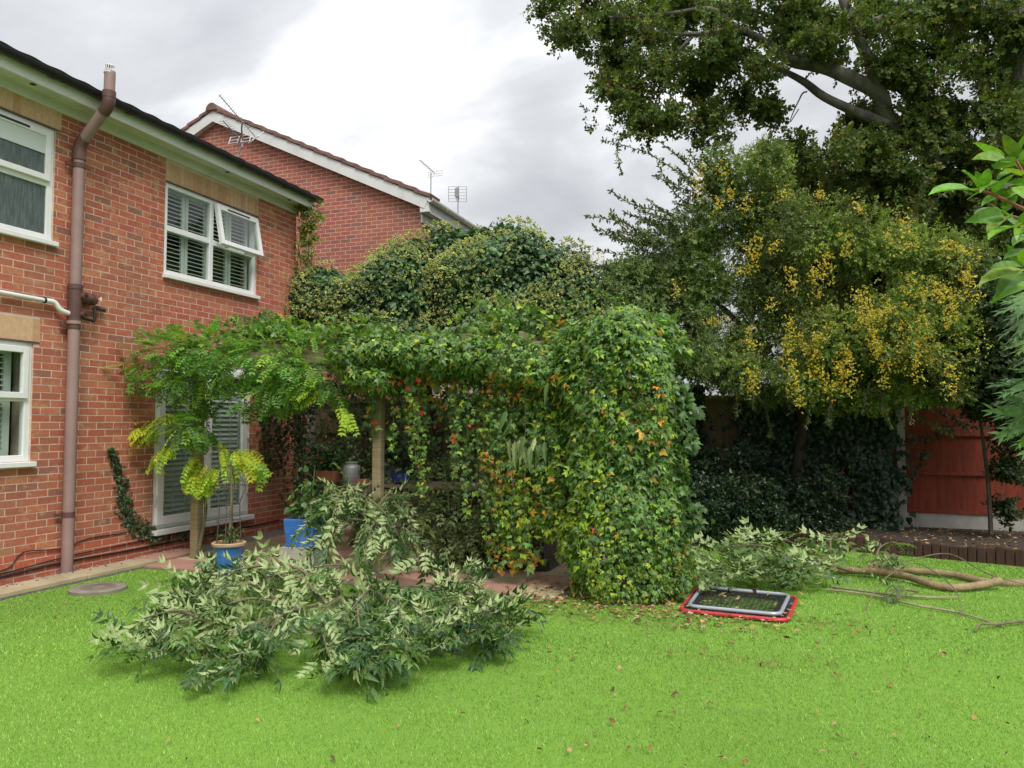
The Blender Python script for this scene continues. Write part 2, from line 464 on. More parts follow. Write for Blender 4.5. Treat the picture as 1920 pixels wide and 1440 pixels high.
# grey chippings between path and wall
V, T, C = [], [], []
for i in range(420):
    y = rng.uniform(4.6, 7.4); x = rng.uniform(-7.0, -6.86) if rng.random() < .85 else rng.uniform(-6.86, -6.7)
    s = rng.uniform(.008, .02); b = len(V)
    z = 0.024 if x < -6.86 else 0.06
    for d in ((1, 0, 0), (0, 1, 0), (-1, 0, 0), (0, -1, 0), (0, 0, .8), (0, 0, -.5)):
        V.append((x + d[0] * s * rng.uniform(.6, 1.3), y + d[1] * s * rng.uniform(.6, 1.3), z + d[2] * s))
        C.append(None)
    g = rng.uniform(.12, .42); C[-6:] = [(g, g * .93, g * .86)] * 6
    T += [(b, b + 1, b + 4), (b + 1, b + 2, b + 4), (b + 2, b + 3, b + 4), (b + 3, b, b + 4), (b + 1, b, b + 5), (b + 2, b + 1, b + 5), (b + 3, b + 2, b + 5), (b, b + 3, b + 5)]
o = obj('gravel', np_mesh('gravel', V, T, M['leaf_dry'], np.array(C)), kind='stuff')
tag(o, 'grey gravel chippings strewn between the path slabs and house wall', 'gravel')

# manhole cover on the lawn
mc = thing('manhole_cover', 'round concrete drain cover set in the lawn near the downpipe', 'drain cover', (-6.05, 5.55, 0))
MB().lathe([(.245, 0), (.245, .03), (.235, .038), (.17, .038)], (-6.05, 5.55, 0), 28).build('ring', m_plain('worn_concrete', (0.24, 0.21, 0.165), 0.9, 0.25, 8, bstr=0.5), mc, smooth=True)
MB().lathe([(.165, .0), (.165, .03), (.15, .034), (.06, .036), (.055, .03)], (-6.05, 5.55, 0.005), 28).build('lid', m_plain('cover_iron', (0.17, 0.14, 0.105), 0.8, 0.3, 9), mc, smooth=True)

# ================================================================== brickwork
CH, BL, JT = 0.075, 0.214, 0.011
def brick_layout(u0, u1, z0, z1, openings=(), inside=None):
    out = []
    k0 = int(round(z0 / CH)); k1 = int(math.ceil(z1 / CH))
    for k in range(k0, k1):
        za, zb = k * CH, k * CH + CH - JT
        if zb > z1 + 0.03: continue
        u = u0 - (0.5 * (BL + JT) if k % 2 else 0)
        while u < u1:
            segs = [(max(u, u0), min(u + BL, u1))]
            for (a, b, c, d) in openings:
                if zb > c + 0.004 and za < d - 0.004:
                    ns = []
                    for s, e_ in segs:
                        if e_ <= a or s >= b: ns.append((s, e_)); continue
                        if s < a: ns.append((s, a - 0.004))
                        if e_ > b: ns.append((b + 0.004, e_))
                    segs = ns
            for s, e_ in segs:
                if e_ - s > 0.012 and (inside is None or inside((s + e_) / 2, (za + zb) / 2)):
                    out.append((s, e_, za, zb))
            u += BL + JT
    return out
BOXT = np.array([(0, 1, 3), (0, 3, 2), (4, 6, 7), (4, 7, 5), (0, 4, 5), (0, 5, 1), (2, 3, 7), (2, 7, 6), (0, 2, 6), (0, 6, 4), (1, 5, 7), (1, 7, 3)])
def box_arr(c, d):
    return np.array([[c[0] + sx * d[0] / 2, c[1] + sy * d[1] / 2, c[2] + sz * d[2] / 2] for sx in (-1, 1) for sy in (-1, 1) for sz in (-1, 1)])
REDS = np.array([(0.48, 0.132, 0.075), (0.44, 0.115, 0.067), (0.52, 0.162, 0.09), (0.46, 0.145, 0.084), (0.39, 0.115, 0.071), (0.32, 0.122, 0.084), (0.52, 0.20, 0.10), (0.28, 0.118, 0.084)])
def brick_parts(parent, bricks, axis, plane, out, mat, n_ind, colour, prefix='brick'):
    """axis: 'y' wall along Y facing +x*out ; 'x' wall along X facing y*out"""
    recs = []
    for (s, e_, za, zb) in bricks:
        dp = 0.03; face = plane + out * rng.uniform(-.0012, .0012)
        cen = face - out * dp / 2
        c = (cen, (s + e_) / 2, (za + zb) / 2) if axis == 'y' else ((s + e_) / 2, cen, (za + zb) / 2)
        d = (dp, e_ - s, zb - za) if axis == 'y' else (e_ - s, dp, zb - za)
        recs.append((c, d, colour((s + e_) / 2, za)))
    ind = set()
    if n_ind:
        P = np.array([r[0] for r in recs]); u, v, k = project(P)
        full = np.array([abs((r[1][1] if axis == 'y' else r[1][0]) - BL) < 1e-4 for r in recs])
        ok = np.where(full & (u > 5) & (u < 1900) & (v > 60) & (v < 1090))[0]
        ind = set(ok[np.argsort(k[ok])][:n_ind])
        var = {}
    V, T, C = [], [], []
    for i, (c, d, cc) in enumerate(recs):
        if i in ind:
            key = min(range(len(REDS)), key=lambda q: np.abs(REDS[q] - cc).sum())
            if cc is PL: key = 'p'
            if key not in var:
                var[key] = np_mesh('brick', box_arr((0, 0, 0), d), BOXT, mat, np.tile(PL if key == 'p' else REDS[key], (8, 1)))
            obj(prefix, var[key], parent, mtx=Matrix.Translation(c))
        else:
            b = len(V) * 8
            V.append(box_arr(c, d)); T.append(BOXT + b); C.append(np.tile(cc, (8, 1)))
    o = obj('brickwork', np_mesh('brickwork', np.concatenate(V), np.concatenate(T), mat, np.concatenate(C)), parent, kind='stuff')
    return o
PL = np.array((0.52, 0.125, 0.065))

# ================================================================== the house on the left
XW = -7.03
HY0, HY1 = 1.2, 9.92
house = thing('brick_house', 'red brick two storey house with white windows and black gutter', 'house', (XW, 7, 0))
W_UR = (7.27, 8.99, 3.36, 4.50)       # upper window near the corner
W_UL = (4.35, 5.77, 3.41, 4.58)       # frosted window
W_LL = (4.15, 5.60, 1.18, 2.36)       # ground floor window
DOOR = (7.19, 8.90, 0.30, 2.32)
LINT = [(7.27, 9.02, 4.50, 4.74), (4.25, 5.83, 4.58, 4.78), (4.05, 5.66, 2.36, 2.60)]
OPEN = [W_UR, W_UL, W_LL, DOOR]
# mortar core with real openings
ys = sorted({HY0, HY1, *[a for w in OPEN for a in w[:2]]}); zs = sorted({-0.1, 4.95, *[a for w in OPEN for a in w[2:]]})
m = MB()
for a, b in zip(ys[:-1], ys[1:]):
    for c, d in zip(zs[:-1], zs[1:]):
        if any(w[0] < (a + b) / 2 < w[1] and w[2] < (c + d) / 2 < w[3] for w in OPEN): continue
        m.lim((XW - 0.27, a, c), (XW - 0.0025, b, d))
m.lim((XW - 6, HY1 - 0.27, -0.1), (XW - 0.27, HY1 - 0.002, 4.95))
m.lim((XW - 6, HY0, -0.1), (XW - 0.27, HY0 + 0.27, 4.95))
m.build('wall', M['mortar'], house)
def hcol(u, z):
    if z < 0.28: return PL
    r = rng.random()
    if 0.28 <= z < 0.75 and r < 0.45: return np.array((0.42, 0.19, 0.10))
    return REDS[rng.choice(8, p=[.24, .2, .18, .16, .1, .04, .06, .02])]
brick_parts(house, brick_layout(HY0, HY1, 0.0, 4.78, OPEN + LINT), 'y', XW, 1, M['brick'], 300, hcol)
# soldier courses over the openings
tanb = [m_plain('soldier_brick_%s' % q, c, 0.9, 0.12, 25, bstr=0.4) for q, c in (('a', (0.58, 0.36, 0.205)), ('b', (0.53, 0.31, 0.17)), ('c', (0.62, 0.40, 0.235)))]
for (a, b, c, d) in LINT:
    n = int(round((b - a) / CH))
    for i in range(n):
        y0 = a + (b - a) * i / n
        MB().lim((XW - 0.03, y0 + .003, c + .012), (XW + 0.001, y0 + (b - a) / n - .003, d - .004)).build('lintel_brick', tanb[rng.integers(3)], house)
    MB().lim((XW - 0.028, a, c + .001), (XW - 0.004, b, d)).build('lintel_mortar', M['mortar'], house)
    MB().lim((XW - 0.02, a, c - .006), (XW + 0.008, b, c + .006)).build('lintel_edge', M['pipe_dark'], house)
# rooms behind the glass
for (a, b, c, d), dep in ((W_UR, 2.2), (W_UL, 1.6), (W_LL, 2.2), (DOOR, 2.4)):
    x0, x1 = XW - 0.28 - dep, XW - 0.275
    y0, y1, z0, z1 = a - 0.5, b + 0.3, c - 0.3, d + 0.25
    m = MB()
    m.add([(x0, y0, z0), (x0, y1, z0), (x0, y1, z1), (x0, y0, z1), (x1, y0, z0), (x1, y1, z0), (x1, y1, z1), (x1, y0, z1)],
          [(0, 1, 2, 3), (0, 4, 5, 1), (3, 2, 6, 7), (0, 3, 7, 4), (1, 5, 6, 2)])
    m.build('room', M['room'], house)

def frame_rect(m, x0, x1, a, b, c, d, w):
    m.lim((x0, a, c), (x1, a + w, d)); m.lim((x0, b - w, c), (x1, b, d))
    m.lim((x0, a + w, c), (x1, b - w, c + w)); m.lim((x0, a + w, d - w), (x1, b - w, d))
SLAT = {}
def shutter(win, a, b, c, d, x, pitch=0.052, tilt=12, stile=0.05):
    m = MB(); frame_rect(m, x - .015, x + .015, a, b, c, d, stile)
    mid = (c + d) / 2
    m.lim((x - .014, a + stile, mid - .02), (x + .014, b - stile, mid + .02))
    m.build('shutter_frame', M['shutter'], win)
    for lo, hi in ((c + stile, mid - .02), (mid + .02, d - stile)):
        n = max(1, int((hi - lo) / pitch))
        L = b - a - 2 * stile - .006
        key = (round(L, 3), tilt)
        if key not in SLAT:
            SLAT[key] = MB().box((0, 0, 0), (pitch * 1.12, L, .009), Matrix.Rotation(math.radians(tilt), 3, 'Y')).mesh('slat', M['shutter'])
        for i in range(n):
            obj('slat', SLAT[key], win, mtx=Matrix.Translation((x, (a + b) / 2, lo + (i + .5) * (hi - lo) / n)))
def pane(win, a, b, c, d, x, mat=None):
    MB().lim((x - .012, a, c), (x + .012, b, d)).build('pane', mat or M['glass'], win)
def sill(win, a, b, c, ext=0.06, h=0.05):
    MB().lim((XW - .1, a - .02, c - h), (XW + ext, b + .03, c)).build('sill', M['upvc'], win, bevel=.006)
FX0, FX1 = XW - 0.085, XW - 0.018
# --- upper window with one top sash open
a, b, c, d = W_UR
fm = MB(); frame_rect(fm, FX0, FX1, a, b, c, d, .06)
my = 8.10; tz = 3.94
fm.lim((FX0, my - .035, c + .06), (FX1, my + .035, d - .06))
fm.lim((FX0 + .002, a + .06, tz - .035), (FX1 - .002, my - .035, tz + .035))
fm.lim((FX0 + .002, my + .035, tz - .04), (FX1 - .002, b - .06, tz + .03))
win = fm.build('window', M['upvc'], house, label='white casement window with shutters and an open top sash', bevel=.006)
sill(win, a, b, c)
pane(win, a + .05, my - .03, c + .05, tz - .03, XW - .05); pane(win, a + .05, my - .03, tz + .03, d - .05, XW - .05)
pane(win, my + .03, b - .05, c + .05, tz - .03, XW - .05)
m = MB(); hz = d - .055; L = hz - tz + .05
R = Matrix.Rotation(math.radians(-11), 3, 'Y')
def swing(v): return R @ Vector(v) + Vector((XW - .01, 0, hz))
def sbox(m, x0, x1, y0, y1, z0, z1):
    vs = [swing((x, y, z)) for x in (x0, x1) for y in (y0, y1) for z in (z0, z1)]
    m.add(vs, [(0, 1, 3, 2), (4, 6, 7, 5), (0, 4, 5, 1), (2, 3, 7, 6), (0, 2, 6, 4), (1, 5, 7, 3)])
s0, s1 = my + .015, b - .03
sbox(m, 0, .055, s0, s0 + .06, -L, 0); sbox(m, 0, .055, s1 - .06, s1, -L, 0)
sbox(m, 0, .055, s0 + .06, s1 - .06, -L, -L + .06); sbox(m, 0, .055, s0 + .06, s1 - .06, -.075, 0)
m.build('sash', M['upvc'], win, bevel=.005)
m = MB(); sbox(m, .02, .036, s0 + .055, s1 - .055, -L + .055, -.07); m.build('sash_pane', M['glass'], win)
m = MB(); sbox(m, .055, .062, s0 + .2, s1 - .2, -.05, -.032); m.build('trickle_vent', M['pipe_black'], win)
m = MB(); sbox(m, -.05, 0.0, s0 + .1, s0 + .2, -L - .0, -L + .03); sbox(m, -.05, 0.0, s1 - .3, s1 - .1, -L, -L + .03); m.build('stay', M['upvc'], win)
q = np.linspace(a + .05, b - .05, 5)
for i in range(4): shutter(win, q[i] + .006, q[i + 1] - .006, c + .04, d - .03, XW - .13, .05, 14)
# --- upper frosted window
a, b, c, d = W_UL
fm = MB(); frame_rect(fm, FX0, FX1, a, b, c, d, .065)
fm.lim((FX0 + .002, a + .06, 3.97), (FX1 - .002, b - .06, 4.05))
win = fm.build('window', M['upvc'], house, label='white window with frosted glass beside the downpipe', bevel=.006)
sill(win, a, b, c)
m = MB(); frame_rect(m, FX1 - .02, FX1 + .03, a + .05, b - .05, 4.02, d - .05, .06); m.build('sash', M['upvc'], win, bevel=.005)
MB().lim((FX1 + .03, b - .75, d - .09), (FX1 + .037, b - .3, d - .07)).build('trickle_vent', M['pipe_black'], win)
pane(win, a + .05, b - .05, c + .05, 4.0, XW - .05, M['obscure']); pane(win, a + .1, b - .1, 4.07, d - .1, XW - .02, M['obscure'])
MB().lim((XW - .006, a + .1, d - .29), (XW + .003, b - .111, d - .111)).build('blind', M['blind'], win)
# --- ground floor window
a, b, c, d = W_LL
fm = MB(); frame_rect(fm, FX0, FX1, a, b, c, d, .065)
fm.lim((FX0 + .002, a + .06, 1.77), (FX1 - .002, b - .06, 1.83))
win = fm.build('window', M['upvc'], house, label='white ground floor window with plantation shutters', bevel=.006)
sill(win, a, b, c)
m = MB(); frame_rect(m, FX1 - .02, FX1 + .03, a + .05, b - .05, 1.80, d - .05, .06); m.build('sash', M['upvc'], win, bevel=.005)
pane(win, a + .05, b - .05, c + .05, 1.78, XW - .05); pane(win, a + .1, b - .1, 1.85, d - .1, XW - .03)
q = np.linspace(a + .06, b - .1, 3)
for i in range(2): shutter(win, q[i], q[i + 1] - .01, c + .05, d - .05, XW - .17, .055, 12, .075)
# --- french door
a, b, c, d = DOOR
fm = MB(); frame_rect(fm, FX0, FX1, a, b, c, d, .06)
win = fm.build('french_door', M['upvc'], house, label='white glazed double door with leaded squares behind the wisteria', bevel=.006)
MB().lim((XW - .1, a - .03, c - .06), (XW + .09, b + .04, c)).build('sill', M['upvc'], win, bevel=.006)
mid = (a + b) / 2
for p, q_ in ((a + .055, mid - .004), (mid + .004, b - .055)):
    m = MB(); frame_rect(m, FX1 - .02, FX1 + .03, p, q_, c + .05, d - .05, .1); m.build('door_leaf', M['upvc'], win, bevel=.006)
    pane(win, p + .09, q_ - .09, c + .14, d - .14, XW - .02)
    for i in range(1, 3): 
        y = p + .1 + (q_ - p - .2) * i / 3
        MB().lim((XW - .04, y - .005, c + .14), (XW - .033, y + .005, d - .14)).build('glazing_bar', M['upvc'], win)
    for i in range(1, 6):
        z = c + .15 + (d - c - .3) * i / 6
        MB().lim((XW - .0415, p + .09, z - .005), (XW - .0345, q_ - .09, z + .005)).build('glazing_bar', M['upvc'], win)
    shutter(win, p + .04, q_ - .04, c + .06, d - .06, XW - .10, .06, 58, .05)
for z in (c + .3, c + 1.05, c + 1.8):
    for y in (a + .03, b - .03):
        MB().tube([(FX1 + .022, y, z), (FX1 + .022, y, z + .09)], .011, 8).build('hinge', M['upvc'], win)
MB().box((FX1 + .06, mid + .05, c + .95), (.02, .022, .13)).build('handle', M['upvc'], win)

# --- eaves
XF = -6.78
EY1 = 9.99
MB().lim((XW - .02, HY0, 4.775), (XW + .018, EY1 - .04, 4.905)).build('frieze_board', M['upvc_dull'], house, bevel=.004)
m = MB()
for i in range(4):
    x0 = XW - .02 + i * (XF - XW + .02) / 4
    m.lim((x0 + .003, HY0, 4.885 + .0), (x0 + (XF - XW + .02) / 4 - .001, EY1 - .012, 4.897))
m.lim((XW - .02, HY0, 4.89), (XF, EY1 - .014, 4.902))
m.build('soffit', M['upvc_dull'], house)
MB().lim((XF, HY0, 4.845), (XF + .02, EY1, 5.0)).build('fascia', M['upvc'], house, bevel=.004)
MB().lim((XW - .4, EY1 - .012, 4.83), (XF - .001, EY1 + .008, 5.02)).build('end_board', M['upvc'], house, bevel=.003)
for y in (5.4, 8.2, 9.55):
    MB().lathe([(.028, -.004), (.028, .004), (.02, .0), (.004, .001)], (XW + .13, y, 4.884), 14).build('soffit_vent', M['gutter_black'], house)
gx, gz, gr = XF + .085, 5.0, .06
prof = [(gx + gr * math.cos(t), gz + gr * math.sin(t) * 1.05) for t in np.linspace(math.pi, 2 * math.pi, 11)]
inn = [(gx + (gr - .008) * math.cos(t), gz + .004 + (gr - .008) * math.sin(t)) for t in np.linspace(2 * math.pi, math.pi, 11)]
loop = prof + inn
def extrude_y(loop, y0, y1):
    n = len(loop)
    return [(x, y0, z) for x, z in loop] + [(x, y1, z) for x, z in loop], [(i, (i + 1) % n, n + (i + 1) % n, n + i) for i in range(n)] + [tuple(range(n))[::-1], tuple(range(n, 2 * n))]
MB().add(*extrude_y(loop, HY0, EY1 + .05)).build('gutter', M['gutter_black'], house, smooth=True)
for y in np.arange(1.7, 10, .93):
    m = MB(); lp = [(gx + (gr + .007) * math.cos(t), gz + (gr + .007) * math.sin(t) * 1.05) for t in np.linspace(math.pi, 2 * math.pi, 9)]
    lp += [(x, z) for x, z in [(gx + gr * math.cos(t), gz + gr * math.sin(t) * 1.05 + .001) for t in np.linspace(2 * math.pi, math.pi, 9)]]
    m.add(*extrude_y(lp, y, y + .06)); m.build('gutter_bracket', M['gutter_black'], house)
# roof: interlocking tiles seen edge-on above the gutter
PR = math.radians(24)
m = MB(); sx, sz = math.cos(PR), math.sin(PR)
E0 = (XF + .05, 5.045)
m.add([(E0[0], HY0, E0[1] - .03), (E0[0], EY1, E0[1] - .03), (E0[0] - 5 * sx, EY1, E0[1] - .03 + 5 * sz), (E0[0] - 5 * sx, HY0, E0[1] - .03 + 5 * sz)], [(0, 1, 2, 3)])
m.build('roof', M['tile_dark'], house)
tm = MB()
lp = []
for t in np.linspace(0, 1, 9):
    lp.append((t * .30, 0.010 * math.sin(math.pi * t) ** 2 + .012))
for k in range(len(lp)):
    pass
nb = len(lp)
vs = [(0, y, z) for y, z in lp] + [(0, y, z - .016) for y, z in lp] + [(-.40, y, z) for y, z in lp] + [(-.40, y, z - .016) for y, z in lp]
fs = []
for k in range(nb - 1):
    fs += [(k, k + 1, nb + k + 1, nb + k), (k, 2 * nb + k, 2 * nb + k + 1, k + 1)]
tm.add(vs, fs)
tme = tm.mesh('roof_tile', M['tile_dark'], smooth=True)
ntile = 0
for r in range(5):
    for y in np.arange(HY0, EY1 - .05, .30):
        mt = Matrix.Translation((E0[0] - r * .34 * sx, y, E0[1] + r * .34 * sz + .004 * r)) @ Matrix.Rotation(PR - .03, 4, 'Y')
        obj('roof_tile', tme, house, mtx=mt)

# --- soil pipe with its fittings
px, py = XW + .085, 5.98
pipe = thing('soil_pipe', 'mauve brown soil pipe rising up the brick wall past the gutter', 'pipe', (px, py, .03))
MB().tube([(px, py, .03), (px, py, 2.62)], .057, 18).build('pipe', M['pipe'], pipe, smooth=True)
MB().tube([(px, py, 2.88), (px, py, 4.34)], .055, 18).build('pipe', M['pipe'], pipe, smooth=True)
x2, z2 = XF + .225, 4.34 + .115
top = (XF + .225, py)
MB().tube([(px + .04, py, 4.52), (top[0] - .04, py, 4.82)], .055, 18).build('offset_pipe', M['pipe'], pipe, smooth=True)
MB().tube([(top[0], py, 4.95), (top[0] + .005, py, 5.21)], .054, 18).build('vent_pipe', M['pipe'], pipe, smooth=True)
def fitting(pts, r, name='collar', mat='pipe_dark'): MB().tube(pts, r, 18).build(name, M[mat], pipe, smooth=True)
MB().tube([(px, py, 4.38), (px + .01, py, 4.46), (px + .055, py, 4.535), (px + .075, py, 4.55)], .063, 18, smooth=3).build('bend', M['pipe_dark'], pipe, smooth=True)
fitting([(px, py, 4.32), (px, py, 4.40)], .067)
MB().tube([(top[0] - .075, py, 4.79), (top[0] - .04, py, 4.82), (top[0] - .005, py, 4.88), (top[0], py, 4.95)], .063, 18, smooth=3).build('bend', M['pipe_dark'], pipe, smooth=True)
fitting([(top[0], py, 4.93), (top[0], py, 5.0)], .066)
m = MB()
for k in range(12):
    t = 2 * math.pi * k / 12
    m.tube([(top[0] + .05 * math.cos(t), py + .05 * math.sin(t), 5.20), (top[0] + .04 * math.cos(t), py + .04 * math.sin(t), 5.275)], .004, 5)
m.lathe([(.045, 5.27), (.03, 5.283), (.004, 5.286)], (top[0], py, 0), 14); m.lathe([(.058, 5.19), (.058, 5.205), (.05, 5.205)], (top[0], py, 0), 16)
m.build('bird_cage', M['alu_white'], pipe)
for z in (.60, 2.535, 4.235):
    fitting([(px, py, z), (px, py, z + .05)], .0635, 'bracket')
    MB().box((px - .04, py - .085, z + .025), (.03, .07, .03)).build('bracket_lug', M['pipe_dark'], pipe)
# branch fitting
fitting([(px, py, 2.60), (px, py, 2.98)], .068, 'branch_boss'); fitting([(px, py, 2.95), (px, py, 3.0)], .073); fitting([(px, py, 2.585), (px, py, 2.62)], .072, 'collar', 'pipe')
MB().tube([(px, py, 2.86), (px - .01, py + .12, 2.88), (px - .03, py + .26, 2.885)], .056, 16).build('branch_pipe', M['pipe_dark'], pipe, smooth=True)
for t in (.13, .21): MB().tube([(px - .012, py + t, 2.88), (px - .014, py + t + .035, 2.881)], .063, 16).build('collar', M['pipe_dark'], pipe, smooth=True)
for dz, xx in ((2.88, .0), (2.69, .0)):
    MB().tube([(px + .03, py + .04, dz), (px + .10, py + .05, dz)], .032, 14).build('access_boss', M['pipe_dark'], pipe, smooth=True)
    MB().tube([(px + .10, py + .05, dz), (px + .104, py + .0505, dz)], .02, 12).build('access_plug', M['pipe_black'], pipe)
MB().tube([(px - .04, py + .30, 2.90), (px - .04, py + .36, 2.90)], .008, 6).build('screw_rod', M['upvc'], pipe)
MB().box((px - .04, py + .36, 2.905), (.012, .012, .05)).build('screw_head', M['upvc'], pipe)
wp = thing('overflow_pipe', 'small black overflow pipe bent between the soil pipe and wall', 'pipe', (px, py, 2.69))
MB().tube([(px, py + .06, 2.67), (px - .01, py + .22, 2.655), (px - .012, py + .26, 2.665), (px - .012, py + .262, 2.79), (px - .02, py + .30, 2.80)], .017, 10, smooth=2).build('pipe', M['pipe_black'], wp, smooth=True)
MB().tube([(px - .02, py + .29, 2.80), (px - .05, py + .42, 2.795)], .024, 10).build('stub', M['pipe_dark'], wp, smooth=True)
wp = thing('waste_pipe', 'white plastic waste pipe running level along the wall into the brown soil pipe', 'pipe', (px, 5.0, 2.75))
MB().tube([(XW + .05, 1.3, 2.86), (XW + .05, 5.68, 2.79)], .022, 12).build('pipe', M['upvc'], wp, smooth=True)
MB().tube([(XW + .05, 5.68, 2.79), (XW + .055, 5.77, 2.785), (XW + .07, 5.83, 2.715), (XW + .08, 5.93, 2.69)], .026, 12, smooth=3).build('bend', M['upvc'], wp, smooth=True)
MB().tube([(XW + .05, 5.65, 2.79), (XW + .05, 5.67, 2.79)], .03, 12).build('clip', M['pipe_black'], wp)

# --- cables along the foot of the wall
def cable(label, pts, r=.006):
    o = MB().tube(pts, r, 6, smooth=4).build('cable', M['cable']); tag(o, label, 'cable', 'cables along the house wall'); return o
cable('upper thin black cable looping above the plinth bricks by the downpipe', [(XW + .012, 4.6, .22), (XW + .012, 5.35, .16), (XW + .012, 5.55, .30), (XW + .015, 5.98, .27), (XW + .012, 6.3, .33), (XW + .012, 6.8, .33), (XW + .012, 7.15, .40)])
cable('middle black cable running low along the wall behind the downpipe', [(XW + .012, 3.5, .14), (XW + .012, 5.2, .13), (XW + .015, 6.0, .18), (XW + .012, 6.9, .2), (XW + .012, 8.9, .24)])
cable('lowest black cable along the plinth just above the gravel', [(XW + .012, 3.5, .11), (XW + .012, 5.2, .10), (XW + .015, 6.0, .13), (XW + .012, 7.2, .12), (XW + .012, 9.6, .14)], .009)

# ================================================================== neighbour's house
NY = 12.7
AX, AZ = -10.97, 8.06             # roof apex line
EX, EZ = -6.08, 5.76              # eave end of the rake (top of tiles)
SL = (AZ - EZ) / (EX - AX)
nb_h = thing('neighbour_house', 'neighbouring red brick gable end with white bargeboards and brown tiles', 'house', (-9, NY, 0))
CX = -6.27
LX = 2 * AX - CX
def under_roof(x): return AZ - .16 - SL * abs(x - AX)
m = MB()
pr = [(LX, -.1), (CX - .002, -.1), (CX - .002, under_roof(CX)), (AX, under_roof(AX)), (LX, under_roof(LX))]
n = len(pr)
m.add([(x, NY + .002, z) for x, z in pr] + [(x, NY + 9, z) for x, z in pr], [tuple(range(n)), tuple(range(n, 2 * n))[::-1]] + [(i, n + i, n + (i + 1) % n, (i + 1) % n) for i in range(n)])
m.build('wall', M['mortar2'], nb_h)
REDS2 = np.array([(0.44, 0.13, 0.088), (0.40, 0.115, 0.08), (0.47, 0.15, 0.10), (0.34, 0.11, 0.08), (0.28, 0.12, 0.095)])
def ncol(u, z): return REDS2[rng.choice(5, p=[.3, .27, .23, .13, .07])]
brick_parts(nb_h, brick_layout(-12.6, CX, 0.0, 8.0, (), lambda x, z: z < under_roof(x) - .02), 'x', NY, -1, M['brick2'], 0, ncol)
brick_parts(nb_h, brick_layout(NY, NY + 7, 3.0, 5.6), 'y', CX, 1, M['brick2'], 0, ncol)
for s in (1, -1):
    def rx(x): return AX + s * (x - AX)
    L = math.hypot(EX - AX, AZ - EZ); t = Vector((s * (EX - AX), 0, EZ - AZ)).normalized()
    nn = Vector((-t.z, 0, t.x)) if s > 0 else Vector((t.z, 0, -t.x))
    A = Vector((AX, 0, AZ))
    def rake(l0, l1, h0, h1, y0, y1):
        vs = []
        for y in (y0, y1):
            for l, h in ((l0, h0), (l1, h0), (l1, h1), (l0, h1)):
                p = A + t * l + nn * h
                if l == 0: p.x = AX; p.z = AZ + h / nn.z
                vs.append((p.x, y, p.z))
        return vs, [(0, 1, 2, 3), (7, 6, 5, 4), (0, 4, 5, 1), (1, 5, 6, 2), (2, 6, 7, 3), (3, 7, 4, 0)]
    Lb = L + .05
    MB().add(*rake(0, Lb, -.27, -.07, NY - .14, NY - .115)).build('bargeboard', M['upvc_dull'], nb_h)
    MB().add(*rake(0, Lb, -.255, -.24, NY - .114, NY + .02)).build('rake_soffit', M['upvc_dull'], nb_h)
    MB().add(*rake(0, L + .05, -.068, -.03, NY - .10, NY + 9)).build('roof', M['tile_red'], nb_h)
    nt = 16; tl = (L + .06) / nt
    for i in range(nt):
        vs, fs = rake(i * tl + .0001, (i + 1) * tl + .03, 0, .0, NY - .17, NY + .25)
        m = MB(); V8 = []
        for y in (NY - .17, NY + .25):
            for l, h in ((i * tl + .0001, -.075), ((i + 1) * tl + .02, -.05), ((i + 1) * tl + .02, .025), (i * tl + .0001, -.005)):
                p = A + t * l + nn * h; V8.append((p.x, y, p.z))
        m.add(V8, fs); m.build('verge_tile', M['tile_red'], nb_h, bevel=.012)
    if s > 0:
        ex, ez = EX, EZ
        MB().lim((CX + .03, NY - .13, ez - .50 + .17), (EX + .02, NY - .05, ez - .05)).build('box_end', M['upvc_dull'], nb_h, bevel=.004)
        MB().lim((EX - .03, NY - .11, ez - .33), (EX - .005, NY + 9, ez - .1)).build('fascia', M['upvc_dull'], nb_h, bevel=.004)
        MB().lim((CX - .02, NY - .04, ez - .315), (EX - .031, NY + 9, ez - .30)).build('soffit', M['upvc_dull'], nb_h)
        MB().lim((CX - .01, NY - .012, ez - .49), (CX + .025, NY + 9, ez - .33)).build('frieze_board', M['upvc_dull'], nb_h, bevel=.003)
        lp = [(EX + .06 + .06 * math.cos(q), ez - .10 + .065 * math.sin(q)) for q in np.linspace(math.pi, 2 * math.pi, 9)] + [(EX + .06 + .052 * math.cos(q), ez - .095 + .055 * math.sin(q)) for q in np.linspace(2 * math.pi, math.pi, 9)]
        MB().add(*extrude_y(lp, NY - .16, NY + 9)).build('gutter', M['upvc'], nb_h, smooth=True)
        for y in np.arange(NY + .5, NY + 8, .9):
            lq = [(EX + .06 + .067 * math.cos(q), ez - .10 + .072 * math.sin(q)) for q in np.linspace(math.pi, 2 * math.pi, 9)] + [(EX + .06 + .06 * math.cos(q), ez - .099 + .065 * math.sin(q)) for q in np.linspace(2 * math.pi, math.pi, 9)]
            MB().add(*extrude_y(lq, y, y + .07)).build('gutter_bracket', M['upvc'], nb_h)
# ridge tiles
for i in range(20):
    y0 = NY - .19 + i * .45
    lp = [(AX + .14 * math.cos(q), AZ - .075 + .15 * math.sin(q)) for q in np.linspace(0, math.pi, 9)]
    MB().add(*extrude_y(lp, y0, y0 + .442)).build('ridge_tile', M['tile_red'], nb_h, smooth=True)

